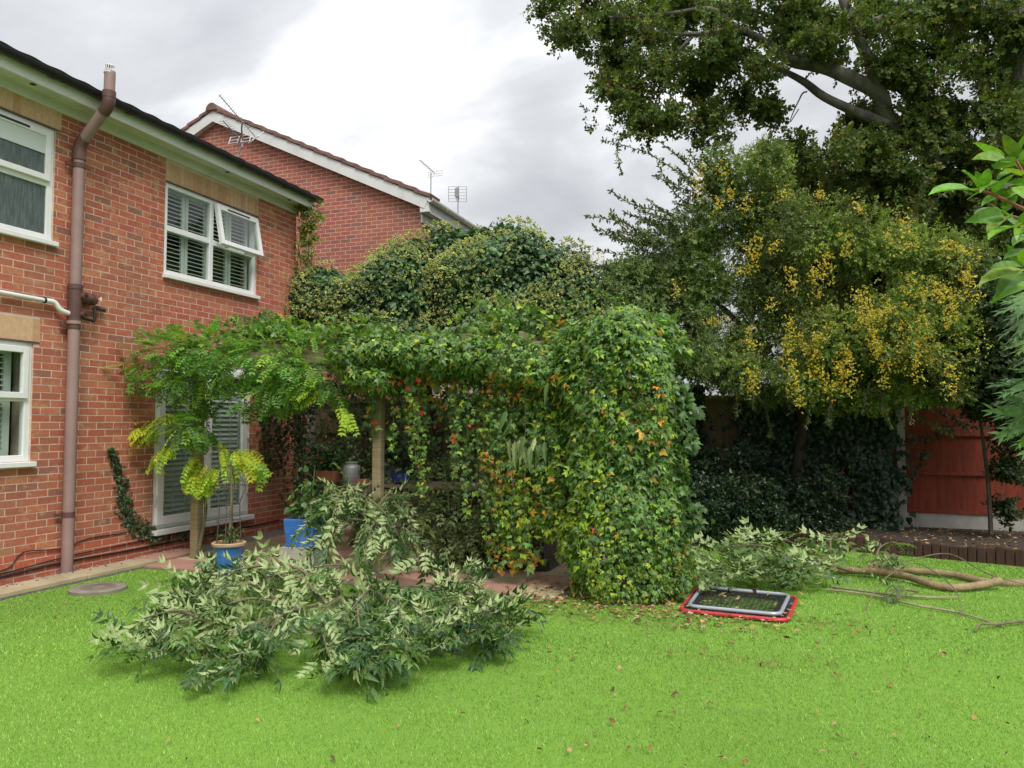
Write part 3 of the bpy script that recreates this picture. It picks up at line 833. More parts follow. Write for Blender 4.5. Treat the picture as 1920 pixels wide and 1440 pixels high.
# ================================================================== aerials
def yagi(parent, tip, back, n=14, el=.075, refl=True):
    tip, back = Vector(tip), Vector(back)
    ax = (back - tip).normalized(); sd = ax.cross(Vector((0, 0, 1))).normalized(); upv = sd.cross(ax)
    m = MB(); m.tube([tip, back], .008, 6)
    m.build('boom', M['alu'], parent)
    m = MB()
    for i in range(n):
        p = tip.lerp(back, (i + .3) / (n + 1)); m.tube([p - sd * el, p + sd * el], .0028, 4)
    m.build('director', M['alu'], parent)
    if refl:
        m = MB()
        for hh in (-1, 1):
            c0 = back + sd * hh * .11
            for z in (-.06, 0, .06): m.tube([c0 - sd * .08 + upv * z, c0 + sd * .08 + upv * z], .007, 5)
            for q in (-.08, .08): m.tube([c0 + sd * q - upv * .065, c0 + sd * q + upv * .065], .007, 5)
        m.build('reflector', M['alu_white'], parent)
p = on_y(443, 265, 9.6)
ae = thing('tv_aerial', 'double comb television aerial on a bent mast above the black gutter', 'aerial', tuple(on_y(447, 300, 9.6)))
yagi(ae, on_y(411, 178, 9.2), on_y(480, 258, 9.7), 16, .085)
yagi(ae, on_y(418, 226, 9.2), on_y(450, 261, 9.6), 9, .085)
MB().tube([on_y(455, 228, 9.45), on_y(453, 242, 9.5), on_y(455, 262, 9.6), on_y(454, 275, 9.6), on_y(447, 290, 9.6), on_y(447, 330, 9.6)], .013, 8, smooth=2).build('mast', M['alu'], ae)
p2 = on_y(808, 324, 16.0)
ae = thing('tv_aerial', 'slim television aerial standing on the brown tiled roof', 'aerial', (p2[0], 16.0, 6.3))
yagi(ae, on_y(787, 300, 15.4), on_y(816, 326, 16.1), 10, .07)
MB().tube([p2, (p2[0], 16.0, 6.3)], .014, 8).build('mast', M['alu'], ae)
p3 = on_y(858, 364, 20.0)
ae = thing('grid_aerial', 'wide grid aerial behind the white gutter of the neighbouring house', 'aerial', (p3[0], 20.0, 6.7))
m = MB()
for hh in (-1, 1):
    for z in np.linspace(-.22, .22, 6): m.tube([(p3[0] + hh * .03, 20 + hh * .01, p3[2] + z), (p3[0] + hh * .24, 20 + hh * .1, p3[2] + z)], .007, 5)
    for q in (.03, .24): m.tube([(p3[0] + hh * q, 20 + hh * q * .4, p3[2] - .22), (p3[0] + hh * q, 20 + hh * q * .4, p3[2] + .22)], .009, 5)
m.build('grid', M['alu'], ae)
MB().tube([(p3[0], 20.03, 6.7), (p3[0], 20.03, p3[2] + .25)], .018, 8).build('mast', M['alu'], ae)
MB().lim((p3[0] - .05, 19.9, p3[2] - .1), (p3[0] + .05, 20.0, p3[2] + .15)).build('dipole_box', M['alu'], ae)

# ================================================================== fence
FY = 12.1
fence = thing('garden_fence', 'board fence with concrete posts behind the ivy and berry tree', 'fence', (1.54, FY, 0))
PX = [1.54 + 1.94 * k for k in range(-5, 3)]
for x in PX:
    MB().lim((x - .055, FY - .06, -.1), (x + .055, FY + .05, 2.0)).build('post', M['concrete'], fence, bevel=.012)
for x0, x1 in zip(PX[:-1], PX[1:]):
    red = x0 > -0.5
    MB().lim((x0 + .057, FY - .025, -.05), (x1 - .057, FY + .02, .315)).build('gravel_board', M['concrete'], fence, bevel=.006)
    mt = M['fence_red'] if red else M['fence_tan']
    m = MB()
    for z in (.33, .86, 1.40, 1.93):
        m.lim((x0 + .057, FY - .042, z - .016), (x1 - .057, FY - .018, z + .028))
    pan = m.build('panel', mt, fence, label='red stained fence panel' if red else 'tan fence panel')
    nb_ = 15; w = (x1 - x0 - .114) / nb_
    for i in range(nb_):
        xa = x0 + .057 + i * w; q = rng.uniform(-.002, .002)
        MB().add([(xa, FY - .004 + q, .315), (xa + w * 1.08, FY - .017 + q, .315), (xa + w * 1.08, FY + .0 + q, .315), (xa, FY + .004 + q, .315),
                  (xa, FY - .004 + q, 1.95), (xa + w * 1.08, FY - .017 + q, 1.95), (xa + w * 1.08, FY + .0 + q, 1.95), (xa, FY + .004 + q, 1.95)],
                 [(0, 3, 2, 1), (4, 5, 6, 7), (0, 1, 5, 4), (1, 2, 6, 5), (2, 3, 7, 6), (3, 0, 4, 7)]).build('board', mt, pan)
    MB().lim((x0 + .057, FY - .045, 1.951), (x1 - .057, FY + .02, 1.985)).build('capping', mt, fence)

# timber edging of the bed
edg = thing('timber_edging', 'row of short dark red brown timbers edging the flower bed', 'edging', (1.2, 10.2, 0))
pts = [Vector((x, y, 0)) for x, y in BED]
Q, _ = catmull(pts, [0] * len(pts), 12)
cum = [0]
for p, q in zip(Q[:-1], Q[1:]): cum.append(cum[-1] + (q - p).length)
def along(s):
    i = max(0, min(len(cum) - 2, int(np.searchsorted(cum, s) - 1))); f = (s - cum[i]) / max(1e-6, cum[i + 1] - cum[i])
    return Q[i].lerp(Q[i + 1], f), (Q[i + 1] - Q[i]).normalized()
s = 0.0
while s < cum[-1] - .1:
    p, t = along(s + .045)
    h = .18 + rng.uniform(-.02, .02)
    R3 = Matrix.Rotation(math.atan2(t.y, t.x) + rng.uniform(-.05, .05), 3, 'Z')
    MB().box((p.x, p.y, h / 2 - .03), (.084, .05, h + .06), R3).build('edging_timber', M['edging'], edg, bevel=.01)
    s += .09

# ================================================================== pergola
perg = thing('pergola', 'timber pergola with square posts carrying the climbers', 'pergola', (-3.9, 7.1, 0))
PY, PB = 7.12, 10.1
def post(x, y, z1=2.34, w=.1):
    MB().lim((x - w / 2, y - w / 2, 0.02), (x + w / 2, y + w / 2, z1)).build('post', M['post'], perg, bevel=.014)
P1 = on_y(370, 900, PY)[0]; P2 = on_y(709, 900, PY)[0]
for x in (P1, P2, -1.45): post(x, PY)
for x in (-4.0, -1.45): post(x, PB)
post(-1.45, 8.6)
for y in (PY - .066, PB - .066):
    MB().lim((-7.0 if y < 8 else -6.4, y - .022, 2.2), (-1.42, y + .022, 2.345)).build('beam', M['post'], perg, bevel=.006)
for x in np.arange(-6.6, -1.5, .6):
    MB().lim((x - .022, PY - .09, 2.349), (x + .022, PB + .3, 2.45)).build('rafter', M['post'], perg, bevel=.006)

# ================================================================== foliage tools
def unit(a): return a / np.maximum(np.linalg.norm(a, axis=-1, keepdims=True), 1e-9)
def fbm(P, f, seed=0, n=7):
    r = np.random.default_rng(seed); out = np.zeros(len(P))
    for i in range(n):
        k = r.normal(size=3) * f * (1 + 0.5 * i / n); out += np.sin(P @ k + r.uniform(0, 6.28))
    return out / math.sqrt(n / 2)
# leaf templates: tip along +Y, upper side +Z, length 1
def t_simple(w=.3, fold=.1, droop=.12):
    V = np.array([(0, 0, 0), (0, .5, -.02), (0, 1, -droop), (-w, .42, fold), (w, .42, fold)], float)
    return V, np.array([(0, 4, 1), (1, 4, 2), (0, 1, 3), (1, 2, 3)])
def t_two(w=.28):
    V = np.array([(0, 0, 0), (w, .5, .06), (0, 1, -.06), (-w, .5, .06)], float)
    return V, np.array([(0, 1, 2), (0, 2, 3)])
def t_ovate(w=.25, n=5, fold=.06, droop=.25, p=.45, curl=0.0):
    V, T = [(0, 0, 0)], []
    for i in range(1, n):
        t = i / n; ww = w * (math.sin(math.pi * t ** p)) ** .8; z = -droop * t * t
        V += [(-ww, t, z + fold - curl * t * t), (0, t, z), (ww, t, z + fold + curl * .4 * t)]
    V.append((0, 1, -droop)); k = len(V) - 1
    T += [(0, 2, 1), (0, 3, 2)]
    for i in range(n - 2):
        a = 1 + 3 * i; b = a + 3
        T += [(a, a + 1, b + 1), (a, b + 1, b), (a + 1, a + 2, b + 2), (a + 1, b + 2, b + 1)]
    a = 1 + 3 * (n - 2); T += [(a, a + 1, k), (a + 1, a + 2, k)]
    return np.array(V, float), np.array(T)
def t_fan(outline, cz=.0, droop=.15):
    V = [(0, .38, cz)] + [(x, y, -droop * (abs(x) * .9 + max(0, y - .4))) for x, y in outline]
    n = len(outline); T = [(0, 1 + i, 1 + (i + 1) % n) for i in range(n)]
    V = np.array(V, float); return V, np.array(T)[:, ::-1]
def t_creeper():
    o = [(0, .02), (-.32, -.05), (-.52, .34), (-.24, .48), (0, 1.0), (.24, .48), (.52, .34), (.32, -.05)]
    return t_fan(o, .03, .25)
def t_star():                      # five leaflets of a true Virginia creeper leaf
    V0, T0 = t_simple(.24, .05, .2); V, T = [], []
    for i, (a, l) in enumerate(((-95, .55), (-48, .85), (0, 1), (48, .85), (95, .55))):
        r = math.radians(a); c, s = math.cos(r), math.sin(r)
        W = V0 * l; W = np.stack([W[:, 0] * c + W[:, 1] * s, -W[:, 0] * s + W[:, 1] * c, W[:, 2]], 1)
        T.append(T0 + 5 * i); V.append(W)
    return np.concatenate(V), np.concatenate(T)
def t_ivy():
    o = [(0, .02), (-.34, -.04), (-.42, .34), (0, 1), (.42, .34), (.34, -.04)]
    return t_fan(o, .05, .22)
def t_pinnate(pairs=6, ll=.28, w=.3, droop=.3, spread=62, stalk=.12, curl=.3, seed=1, n=0):
    r = np.random.default_rng(seed)
    V, T = [], []; o = 0
    def bend(y): return -droop * y * y
    # rachis: thin three sided rod
    ys = np.linspace(0, .86, 5); rr = np.linspace(.009, .004, 5)
    R = []
    for y, q in zip(ys, rr):
        for a in (0, 2.1, 4.2): R.append((q * math.cos(a), y, bend(y) + q * math.sin(a)))
    for i in range(4):
        for k in range(3):
            a, b = i * 3 + k, i * 3 + (k + 1) % 3
            T += [(a, b, b + 3), (a, b + 3, a + 3)]
    V += R; o = len(V)
    V0, T0 = (t_ovate(w, n, .05, curl) if n else t_simple(w, .07, curl))
    spots = [(stalk + (.86 - stalk) * i / max(1, pairs - 1), s) for i in range(pairs) for s in (-1, 1)] + [(.84, 0)]
    for y, s in spots:
        ang = math.radians((spread + r.uniform(-9, 9)) * s); l = ll * r.uniform(.85, 1.1) * (1 - .25 * abs(y - .5))
        c, sn = math.cos(ang), math.sin(ang)
        W = V0 * l
        tw = r.uniform(-.35, .35)
        W = np.stack([W[:, 0] * math.cos(tw) - W[:, 2] * math.sin(tw), W[:, 1], W[:, 0] * math.sin(tw) + W[:, 2] * math.cos(tw)], 1)
        W = np.stack([W[:, 0] * c + W[:, 1] * sn, -W[:, 0] * sn + W[:, 1] * c, W[:, 2]], 1)
        W += np.array([0, y, bend(y)])
        V += [tuple(q) for q in W]; T += [tuple(q) for q in (T0 + o)]; o = len(V)
    return np.array(V, float), np.array(T)
def t_sprig(n=6, w=.25, l=.5, spread=.9, seed=0, stem=True, base=t_simple):
    """a short twig with leaves all round it"""
    r = np.random.default_rng(seed); V, T = [], []; o = 0
    if stem:
        R = []
        for y, q in ((0, .012), (.5, .009), (.95, .004)):
            for a in (0, 2.1, 4.2): R.append((q * math.cos(a), y, q * math.sin(a)))
        for i in range(2):
            for k in range(3):
                a, b = i * 3 + k, i * 3 + (k + 1) % 3
                T += [(a, b, b + 3), (a, b + 3, a + 3)]
        V += R; o = 9
    V0, T0 = base(w)
    for i in range(n):
        y = (i + .6) / n; ph = i * 2.4 + r.uniform(-.4, .4); el = spread * r.uniform(.7, 1.2) * (1 - .5 * y)
        yd = np.array([math.sin(el) * math.cos(ph), math.cos(el), math.sin(el) * math.sin(ph)])
        nd = np.array([math.cos(ph) * -.4, .5, math.sin(ph) * -.4 + .9]) + r.normal(size=3) * .3
        xd = unit(np.cross(yd, nd)); nd = np.cross(xd, yd)
        W = (V0 * l * r.uniform(.75, 1.15)) @ np.stack([xd, yd, nd]) + np.array([0, y * .92, 0])
        V += [tuple(q) for q in W]; T += [tuple(q) for q in (T0 + o)]; o = len(V)
    return np.array(V, float), np.array(T)
def t_berries(n=5, r0=.2, seed=0):
    r = np.random.default_rng(seed); V, T = [], []
    O = np.array([(1, 0, 0), (0, 1, 0), (-1, 0, 0), (0, -1, 0), (0, 0, 1), (0, 0, -1)], float)
    F = np.array([(0, 1, 4), (1, 2, 4), (2, 3, 4), (3, 0, 4), (1, 0, 5), (2, 1, 5), (3, 2, 5), (0, 3, 5)])
    for i in range(n):
        c = r.normal(size=3) * .33; c[1] += .3
        V.append(O * r0 * r.uniform(.8, 1.15) + c); T.append(F + 6 * i)
    return np.concatenate(V), np.concatenate(T)
TEMPLATES_RACHIS = {}

def frames(yd, nd):
    yd = unit(yd); xd = np.cross(yd, nd); bad = np.linalg.norm(xd, axis=1) < 1e-4
    xd[bad] = np.cross(yd[bad], np.array([.3, .5, .8])); xd = unit(xd); nd = np.cross(xd, yd)
    return xd, yd, nd
def instance(tmpl, P, yd, nd, sc, colr):
    V0, T0 = tmpl; n, k = len(P), len(V0)
    xd, yd, nd = frames(yd, nd)
    B = np.stack([xd, yd, nd], 1) * np.asarray(sc).reshape(-1, 1, 1)
    V = np.einsum('vi,nij->nvj', V0, B) + P[:, None, :]
    T = T0[None] + (np.arange(n) * k)[:, None, None]
    C = np.repeat(colr, k, axis=0)
    return V.reshape(-1, 3), T.reshape(-1, 3), C
def foliage(parent, name, tmpls, P, yd, nd, sc, colr, mat, n_ind=0, mass='foliage', seed=0):
    """leaves of one plant: the n_ind that show largest are parts of their own, the rest one mass"""
    r = np.random.default_rng(seed)
    P = np.asarray(P, float); sc = np.asarray(sc, float); colr = np.asarray(colr, float)
    if mat.name not in ('flower_head', 'berry_skin', 'dry_leaf'): colr = colr * np.array({'leaf': [1.08, 1.04, .82], 'ivy_leaf': [1.0, 1.04, .98]}.get(mat.name, [1.03, 1.04, .85]))
    if not isinstance(tmpls, list): tmpls = [tmpls]
    which = r.integers(len(tmpls), size=len(P))
    ind = np.zeros(len(P), bool)
    if n_ind:
        u, v, k = project(P); cell = 7
        inn = (u > 0) & (u < 1920) & (v > 0) & (v < 1440) & (k > 0)
        key = (u // cell).astype(int) * 1000 + (v // cell).astype(int); best = {}
        for i in np.where(inn)[0]:
            if key[i] not in best or k[i] < k[best[key[i]]]: best[key[i]] = i
        vis = np.array(list(best.values()), int)
        xd, y2, n2 = frames(yd[vis], nd[vis])
        face = np.abs((n2 * unit(EYE - P[vis])).sum(1))
        size = sc[vis] / k[vis] * (.35 + face)
        ind[vis[np.argsort(-size)][:n_ind]] = True
        ii = np.where(ind)[0]
        pal = colr[r.choice(ii, size=min(10, len(ii)), replace=False)]
        meshes = {}
        xd, y2, n2 = frames(yd[ii], nd[ii])
        for j, i in enumerate(ii):
            c = int(np.argmin(np.abs(pal - colr[i]).sum(1)))
            if (c, which[i]) not in meshes:
                V0, T0 = tmpls[which[i]]
                meshes[(c, which[i])] = np_mesh(name, V0, T0, mat, np.tile(pal[c], (len(V0), 1)))
            s = sc[i]; mt = Matrix(((xd[j][0] * s, y2[j][0] * s, n2[j][0] * s, P[i][0]), (xd[j][1] * s, y2[j][1] * s, n2[j][1] * s, P[i][1]), (xd[j][2] * s, y2[j][2] * s, n2[j][2] * s, P[i][2]), (0, 0, 0, 1)))
            obj(name, meshes[(c, which[i])], parent, mtx=mt)
    Vs, Ts, Cs, o = [], [], [], 0
    for w, tm in enumerate(tmpls):
        s = np.where((which == w) & ~ind)[0]
        if not len(s): continue
        V, T, C = instance(tm, P[s], yd[s], nd[s], sc[s], colr[s])
        Vs.append(V); Ts.append(T + o); Cs.append(C); o += len(V)
    if Vs:
        return obj(mass, np_mesh(mass, np.concatenate(Vs), np.concatenate(Ts), mat, np.concatenate(Cs)), parent, kind='stuff')

def blob_pts(E, n, r, shell=.4, lump=.16, lf=2.2, gap=None, gf=3.0, cull=-.3, seed=0):
    """points and outward normals in the rind of a union of ellipsoids"""
    E = np.asarray(E, float); w = E[:, 3] * E[:, 4] + E[:, 4] * E[:, 5] + E[:, 3] * E[:, 5]
    k = r.choice(len(E), size=int(n * 2.2), p=w / w.sum())
    d = unit(r.normal(size=(len(k), 3))); rad = 1 - shell * r.random(len(k)) ** 1.4
    c, R = E[k, :3], E[k, 3:]
    P0 = c + d * R
    rad = rad * (1 + lump * fbm(P0, lf, seed))
    P = c + d * R * rad[:, None]; N = unit(d / R)
    keep = np.ones(len(P), bool)
    for e in E:
        q = (((P - e[:3]) / e[3:]) ** 2).sum(1)
        keep &= (q > (1 - shell * 1.25) ** 2) | (r.random(len(P)) < .12)
    if gap is not None: keep &= fbm(P, gf, seed + 5) > gap
    fc = (N * unit(EYE - P)).sum(1)
    keep &= (fc > cull) | (r.random(len(P)) < .22)
    P, N = P[keep], N[keep]
    return P[:n], N[:n]
def pick(r, n, pal, p): return np.asarray(pal, float)[r.choice(len(pal), size=n, p=np.asarray(p) / np.sum(p))]
def vary(r, c, a=.25): return np.clip(c * np.exp(r.normal(size=(len(c), 1)) * a) * (1 + r.normal(size=c.shape) * .06), .004, .9)
def E_px(u, v, y, ru, rv, ry):
    p = on_y(u, v, y); q = ppm(p); return (*p, ru / q, ry, rv / q)
UP = np.array([0, 0, 1.0])
def limb(parent, name, pts, rad, mat, seg=10, sub=5, seed=0, wob=.0):
    r = np.random.default_rng(seed)
    P = [Vector(p) for p in pts]
    m = MB().tube(P, rad, seg, True, sub)
    if wob:
        V = np.array(m.v); V += np.stack([fbm(V, 3.0, seed + i) for i in range(3)], 1) * wob; m.v = [tuple(v) for v in V]
    return m.build(name, mat, parent, smooth=True)

# ================================================================== oak behind the fence
r = np.random.default_rng(11)
oak = thing('oak_tree', 'tall oak with grey limbs spreading over the fence from the right', 'tree', (3.5, 14.0, 0))
limb(oak, 'trunk', [(3.7, 14.2, -.1), (3.6, 14.1, 2), (3.5, 14.0, 4), tuple(on_y(1902, 250, 14.0)), tuple(on_y(1906, 60, 13.8)), tuple(on_y(1890, -150, 13.6))], [.42, .37, .34, .29, .24, .18], M['bark_oak'], 12, 5, 1, .02)
LIMBS = [
 ([(1880, 560, 13.9), (1800, 400, 13.6), (1736, 280, 13.2), (1667, 222, 12.9), (1645, 172, 12.7), (1556, 128, 12.4), (1477, 113, 12.2), (1432, 84, 12.0), (1382, 58, 11.9), (1298, 64, 11.8), (1215, 60, 11.7)], [.24, .19, .16, .135, .12, .098, .085, .07, .055, .035, .015]),
 ([(1645, 175, 12.7), (1634, 120, 12.6), (1598, 40, 12.5), (1570, -60, 12.4)], [.1, .085, .075, .06]),
 ([(1690, 245, 12.95), (1610, 212, 12.7), (1546, 182, 12.5), (1504, 150, 12.4), (1462, 128, 12.4), (1372, 97, 12.2), (1290, 130, 12.0)], [.085, .075, .065, .055, .045, .03, .015]),
 ([(1905, 120, 13.9), (1870, 40, 13.5), (1800, 5, 13.2), (1700, -30, 13)], [.2, .16, .12, .08]),
 ([(1500, 112, 12.3), (1480, 60, 12.3), (1420, 20, 12.2), (1350, 10, 12)], [.06, .05, .035, .02]),
 ([(1382, 58, 11.9), (1330, 20, 11.8), (1230, 30, 11.7), (1120, 30, 11.5)], [.05, .04, .03, .012]),
 ([(1800, 400, 13.6), (1720, 390, 13.3), (1640, 330, 13), (1560, 330, 12.8)], [.12, .09, .06, .03]),
 ([(1600, 60, 12.5), (1680, 20, 12.7), (1760, 30, 13)], [.06, .04, .02]),
 ([(1300, 64, 11.8), (1260, 110, 11.7), (1210, 170, 11.6)], [.03, .02, .01]),
 ([(1496, 205, 12.2), (1480, 228, 12.1), (1500, 180, 12.2), (1512, 172, 12.2)], [.008, .006, .012, .014]),
]
for i, (pp, rr) in enumerate(LIMBS):
    limb(oak, 'limb', [tuple(on_y(*q)) for q in pp], rr, M['bark_oak'], 10, 5, 20 + i, .012)
CL = [(1030, 25, 40), (1075, 60, 38), (1100, 10, 45), (1150, 40, 50), (1160, 105, 42), (1210, 25, 50), (1225, 90, 48), (1285, 20, 50), (1300, 105, 45), (1350, 35, 45), (1420, 10, 45), (1370, 120, 38),
      (1170, 170, 40), (1195, 215, 36), (1240, 160, 48), (1250, 215, 34), (1310, 165, 38), (1390, 180, 34), (1430, 140, 30), (1440, 205, 26), (1330, 225, 28), (1500, 30, 45), (1530, 85, 34), (1560, 20, 45), (1640, 30, 50), (1690, 90, 50),
      (1720, 20, 50), (1780, 70, 55), (1800, 10, 50), (1850, 120, 50), (1870, 30, 45), (1720, 160, 50), (1790, 180, 55), (1860, 210, 50), (1760, 250, 50), (1830, 290, 55), (1900, 300, 55), (1580, 240, 34), (1620, 280, 46), (1560, 300, 40),
      (1690, 320, 50), (1760, 350, 55), (1840, 380, 60), (1910, 400, 50), (1500, 330, 36), (1450, 300, 28), (1560, 360, 50), (1640, 370, 50), (1700, 420, 50), (1800, 450, 55), (1880, 480, 55), (1580, 70, 34), (1490, 270, 22), (1910, 150, 45), (1920, 60, 40), (1610, 225, 30), (1670, 130, 40), (1750, 120, 45), (1720, 220, 45), (1580, 120, 26), (1480, 10, 40), (1690, 260, 40), (1640, 320, 44), (1480, 70, 30), (1340, 80, 40), (1260, 50, 44)]
E = [E_px(u, v, np.interp(u, [1000, 1500, 1900], [11.4, 12.3, 13.6]) + r.uniform(-.5, .6), q * r.uniform(.95, 1.3), q * r.uniform(.75, 1.05), r.uniform(.4, .7)) for u, v, q in CL]
P, N = blob_pts(E, 21500, r, shell=.9, lump=.4, lf=3.6, gap=-.12, gf=5.6, cull=-1, seed=4)
yd = N * .7 + r.normal(size=P.shape) * .6 + np.array([0, 0, -.15]); nd = UP * .8 + N * .4 + r.normal(size=P.shape) * .5
c = vary(r, pick(r, len(P), [(.095, .14, .035), (.125, .165, .04), (.15, .145, .04), (.075, .115, .03)], [4, 3, 1.2, 3]), .25)
foliage(oak, 'leaf', [t_sprig(7, .36, .45, 1.15, s, False, t_two) for s in range(4)], P, yd, nd, r.uniform(.10, .18, len(P)), c, M['leaf_oak'], mass='crown')

# dark trees further back, beyond the fence
def back_tree(name, label, base, ells, n, pal, sc, seed, trunk=.16, sp=None, gap=None, mat='leaf_oak'):
    r = np.random.default_rng(seed)
    t = thing(name, label, 'tree', base)
    top = max(e[2] for e in ells)
    limb(t, 'trunk', [base, (base[0] + .1, base[1], top * .5), (base[0], base[1] + .1, top)], [trunk, trunk * .7, trunk * .2], M['bark_dark'], 8, 4, seed, .02)
    P, N = blob_pts(ells, n, r, .6, .25, 2.5, gap, 3.0, -.4, seed)
    yd = N * .7 + r.normal(size=P.shape) * .6; nd = UP * .6 + N * .6 + r.normal(size=P.shape) * .4
    c = vary(r, pick(r, len(P), pal, [1] * len(pal)), .3) * (1 + .25 * fbm(P, 2.2, seed + 3))[:, None].clip(.5, 1.6)
    foliage(t, 'leaf', sp or [t_sprig(7, .3, .5, 1.0, s, False, t_two) for s in range(3)], P, yd, nd, r.uniform(sc[0], sc[1], len(P)), c, M[mat], mass='crown')
    return t
back_tree('background_tree', 'dark bushy tree behind the berry tree on the far side of fence', (2.6, 16.5, 0),
          [E_px(1480, 420, 16.3, 90, 90, 1.0), E_px(1600, 450, 16.5, 120, 110, 1.2), E_px(1740, 480, 16.5, 120, 120, 1.2), E_px(1860, 520, 16.4, 120, 120, 1.2), E_px(1560, 580, 16.5, 120, 110, 1), E_px(1700, 620, 16.5, 130, 120, 1), E_px(1850, 660, 16.5, 130, 130, 1)],
          6500, [(.05, .075, .024), (.07, .095, .028), (.045, .065, .024)], (.2, .34), 31)
back_tree('holly_bush', 'dark glossy holly bush filling the corner beside the red fence', (3.15, 11.1, 0.15),
          [E_px(1830, 610, 11.2, 60, 70, .5), E_px(1900, 580, 11.0, 70, 80, .6), E_px(1850, 700, 11.2, 75, 60, .5), E_px(1915, 720, 11, 60, 70, .6), E_px(1800, 680, 11.3, 50, 50, .4)],
          4200, [(.05, .085, .036), (.075, .11, .045), (.05, .075, .034)], (.1, .18), 32, .06, mat='leaf_ivy')

# ================================================================== berry tree (firethorn)
r = np.random.default_rng(12)
pyr = thing('firethorn_tree', 'spreading firethorn tree covered in clusters of yellow berries', 'tree', (0.2, 11.85, .12))
limb(pyr, 'trunk', [(.2, 11.9, .0), (.15, 11.88, .8), (.25, 11.8, 1.6), (.1, 11.3, 2.6), (-.2, 11.0, 3.6)], [.11, .09, .08, .06, .03], M['bark_dark'], 10, 5, 3, .015)
for i, (pp, rr) in enumerate([([(1480, 760, 11.2), (1560, 640, 11.1), (1680, 560, 11)], [.07, .05, .02]), ([(1480, 760, 11.2), (1400, 620, 11), (1300, 540, 10.9)], [.06, .045, .02]), ([(1470, 560, 11.1), (1480, 470, 11), (1440, 360, 10.9), (1470, 330, 10.9)], [.05, .04, .02, .01]), ([(1520, 500, 11), (1620, 480, 11), (1740, 460, 10.9)], [.04, .03, .012]), ([(1500, 740, 11.2), (1650, 690, 11), (1770, 640, 10.9)], [.05, .035, .012])]):
    limb(pyr, 'limb', [tuple(on_y(*q)) for q in pp], rr, M['bark_dark'], 8, 5, 50 + i, .01)
PY_E = [(1210, 545, 85, 60), (1270, 490, 80, 70), (1340, 420, 75, 70), (1400, 370, 62, 62), (1450, 430, 90, 80), (1540, 440, 90, 70), (1620, 470, 85, 65), (1710, 490, 80, 55), (1780, 500, 55, 50), (1330, 530, 90, 70), (1450, 540, 95, 70), (1570, 560, 90, 70), (1690, 580, 85, 70), (1770, 590, 55, 60),
        (1240, 610, 80, 55), (1350, 640, 75, 60), (1450, 650, 80, 60), (1560, 650, 80, 60), (1660, 660, 80, 55), (1740, 670, 60, 55), (1400, 710, 70, 40), (1500, 715, 75, 42), (1600, 715, 70, 40), (1680, 720, 50, 36), (1350, 335, 38, 40), (1170, 520, 45, 40), (1440, 300, 40, 34), (1815, 530, 45, 60), (1800, 620, 45, 50), (1440, 735, 70, 36), (1540, 740, 60, 34), (1360, 690, 60, 45), (1640, 740, 50, 30), (1300, 670, 55, 45), (1190, 560, 70, 60), (1230, 520, 70, 60), (1180, 610, 60, 50), (1280, 580, 80, 60), (1300, 450, 60, 55), (1720, 735, 45, 30), (1780, 730, 45, 30)]
E = [E_px(u, v, 10.9 + r.uniform(-.35, .35), a * .9, b * .9, r.uniform(.35, .65)) for u, v, a, b in PY_E]
P, N = blob_pts(E, 27000, r, shell=.7, lump=.26, lf=3.0, gap=-1.0, gf=4.4, cull=-.6, seed=9)
yd = N * .5 + r.normal(size=P.shape) * .55 + np.array([0, 0, -.2]); nd = UP * .6 + N * .6 + r.normal(size=P.shape) * .4
warm = np.clip((project(P)[0] - 1120) / 420, 0, 1)[:, None]
cl = np.clip(.5 + .5 * fbm(P, 2.6, 77), 0, 1)[:, None]
c = (np.array([.125, .19, .085]) * (1 - warm) + np.array([.155, .22, .06]) * warm) * (.7 + .75 * cl)
c = vary(r, c, .22)
foliage(pyr, 'leaf', [t_sprig(10, .22, .36, .95, s, False, t_two) for s in range(4)], P, yd, nd, r.uniform(.09, .17, len(P)), c, M['leaf'], mass='crown')
# long arching shoots on the left and top, each a spiny wand with small leaves
m = MB(); LP, LY, LN = [], [], []
SH = [((1430, 740), (1440, 780), (1447, 820)), ((1560, 740), (1555, 770), (1550, 795)), ((1640, 730), (1660, 770), (1670, 800)), ((1690, 730), (1720, 780), (1790, 815)), ((1720, 440), (1760, 370), (1830, 340)), ((1700, 450), (1720, 380), (1745, 330)),
      ((1300, 345), (1220, 290), (1130, 262)), ((1310, 330), (1220, 255), (1160, 262), (1165, 325)), ((1260, 400), (1190, 385), (1145, 358))]
for _ in range(46):
    q = r.random(); o_ = np.array([1215 + 190 * q + r.uniform(-15, 15), 480 - 150 * q + r.uniform(-25, 15)]); an = math.radians(r.uniform(180, 205) + 70 * q * r.uniform(.4, 1)); l_ = r.uniform(50, 115) * (1.1 - .3 * q)
    d_ = np.array([math.cos(an), math.sin(an)]); bow = np.array([-d_[1], d_[0]]) * r.uniform(-.14, .14)
    SH.append((tuple(o_), tuple(o_ + d_ * l_ * .5 + bow * l_), tuple(o_ + d_ * l_)))
for _ in range(22):
    o_ = np.array([r.uniform(1310, 1800), r.uniform(690, 745)]); l_ = r.uniform(30, 75); sw = r.uniform(-.35, .35)
    SH.append((tuple(o_), tuple(o_ + np.array([sw * l_ * .6, l_ * .5])), tuple(o_ + np.array([sw * l_, l_]))))
for _ in range(16):
    o_ = np.array([r.uniform(1170, 1230), r.uniform(490, 560)]); an = math.radians(r.uniform(168, 200)); l_ = r.uniform(40, 95); d_ = np.array([math.cos(an), math.sin(an)])
    SH.append((tuple(o_), tuple(o_ + d_ * l_ * .5 + np.array([0, -4])), tuple(o_ + d_ * l_)))
